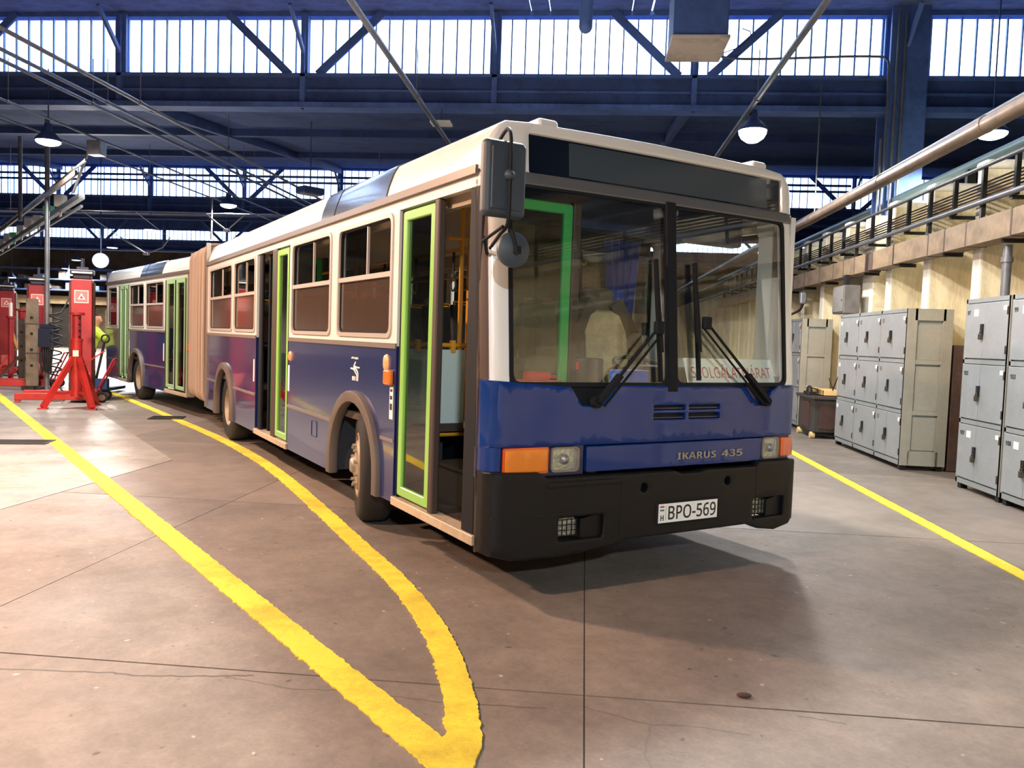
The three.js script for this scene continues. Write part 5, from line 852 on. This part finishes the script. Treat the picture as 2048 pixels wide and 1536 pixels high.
  for (const [w, u] of [[0.575, 1.56], [0.65, 1.53], [0.9, 2.06], [1.9, 2.06], [0.7, 4.4], [0.7, 6.2], [1.6, 3.4], [1.95, 4.9], [1.95, 6.4], [0.9, 7.6], [1.9, 8.4]]) pole(w, u);
  for (const [w, u] of [[0.7, 1.8], [0.7, 0.15], [1.9, 1.0], [0.9, 3.2], [0.7, 4.5]]) pole(w, u, 0.94, 2.72, 'R');
  part('grab_rail', [rod([0.72, 2.36, -1.6], [0.72, 2.36, -9.3], 0.017, 8), rod([2.1, 2.36, -2.0], [2.1, 2.36, -9.3], 0.017, 8), rod([0.9, 2.38, -1.86], [1.9, 2.38, -1.86], 0.017, 8), rod([0.45, 2.40, -1.56], [0.9, 2.43, -1.56], 0.017, 8)], M.poleYellow);
  part('grab_rail', [rod([0.72, 2.36, -0.2], [0.72, 2.36, -6.6], 0.017, 8), rod([2.1, 2.36, -0.2], [2.1, 2.36, -6.6], 0.017, 8)], M.poleYellow, 'R');
  for (let i = 0; i < 9; i++) part('hand_strap', [rod([0.72, 2.1, -2.0 - i * 0.8], [0.72, 2.36, -2.0 - i * 0.8], 0.012, 6), new THREE.TorusGeometry(0.05, 0.01, 6, 14).rotateY(Math.PI / 2).translate(0.72, 2.07, -2.0 - i * 0.8)], M.seatBlack);
  const seatG = join([rbox(0, 0.42, 0.42, 0.48, -0.42, 0, 0.03, 2), box(0.16, 0.26, 0, 0.42, -0.28, -0.1)]), backG = join([rbox(0, 0.42, 0.5, 1.08, -0.03, 0.03, 0.03, 2).rotateX(-0.15).translate(0, 0, -0.4)]), handleG = join([rod([0.05, 1.1, -0.55], [0.37, 1.1, -0.55], 0.014, 6), rod([0.05, 1.1, -0.55], [0.05, 0.95, -0.53], 0.014, 6), rod([0.37, 1.1, -0.55], [0.37, 0.95, -0.53], 0.014, 6)]);
  const seats = (sec, us, ws) => { for (const u of us) for (const w of ws) { const s = part('passenger_seat', seatG, M.seat, sec); if (sec === 'F') s.position.set(w, 0.94, -u); else { s.position.copy(V(w, 0.94, -u).applyAxisAngle(V(0, 1, 0), REAR.r).add(REAR.p)); } mesh('backrest', backG, M.seat, s); mesh('grab_handle', handleG, M.poleYellow, s); } };
  seats('F', [3.3, 4.05, 6.5, 7.3, 8.7], [0.1, 0.54]); seats('F', [2.2, 3.0, 3.8, 4.6, 5.4, 6.2, 7.0, 8.6], [1.84, 2.28]);
  seats('R', [2.1, 2.9, 4.0], [0.1, 0.54]); seats('R', [1.2, 2.0, 2.8, 3.6, 4.4], [1.84, 2.28]);
  part('ceiling_lamp', [urbox(1.4, 2.4, 2.69, 2.73, 0.55, 0.7, 0.01, 1)], M.paper); part('ceiling_lamp', [urbox(3.4, 4.6, 2.69, 2.73, 0.55, 0.7, 0.01, 1)], M.paper);
}
{ // paper sign standing behind the windscreen
  const t = canvasTex(1024, 230, (c, w, h) => { c.fillStyle = '#ece9e4'; c.fillRect(0, 0, w, h); c.fillStyle = '#c8474a'; c.font = '128px sans-serif'; const s = 'SZOLGÁLATI JÁRAT', tw = c.measureText(s).width; c.save(); c.translate(52, 166); c.scale((w - 104) / tw, 1); c.fillText(s, 0, 0); c.restore(); });
  const g = thing('route_sign', 'white paper sign with red capital letters behind the windscreen', 'sign', [0, 0, 0]);
  g.position.copy(V(2.25, 1.328, -0.20).applyAxisAngle(V(0, 1, 0), 0.622).add(bus.position)); g.rotation.set(-0.35, 0.622, 0, 'YXZ');
  mesh('card', box(-0.47, 0.47, 0, 0.215, -0.004, 0), M.paper, g); const [pg, pm] = printed(0.94, 0.211, t); mesh('print', pg, pm, g).position.set(0, 0.1075, 0.001);
}
scene.traverse(o => { if (o.isMesh) { o.castShadow = true; o.receiveShadow = true; } });
renderer.render(scene, camera);
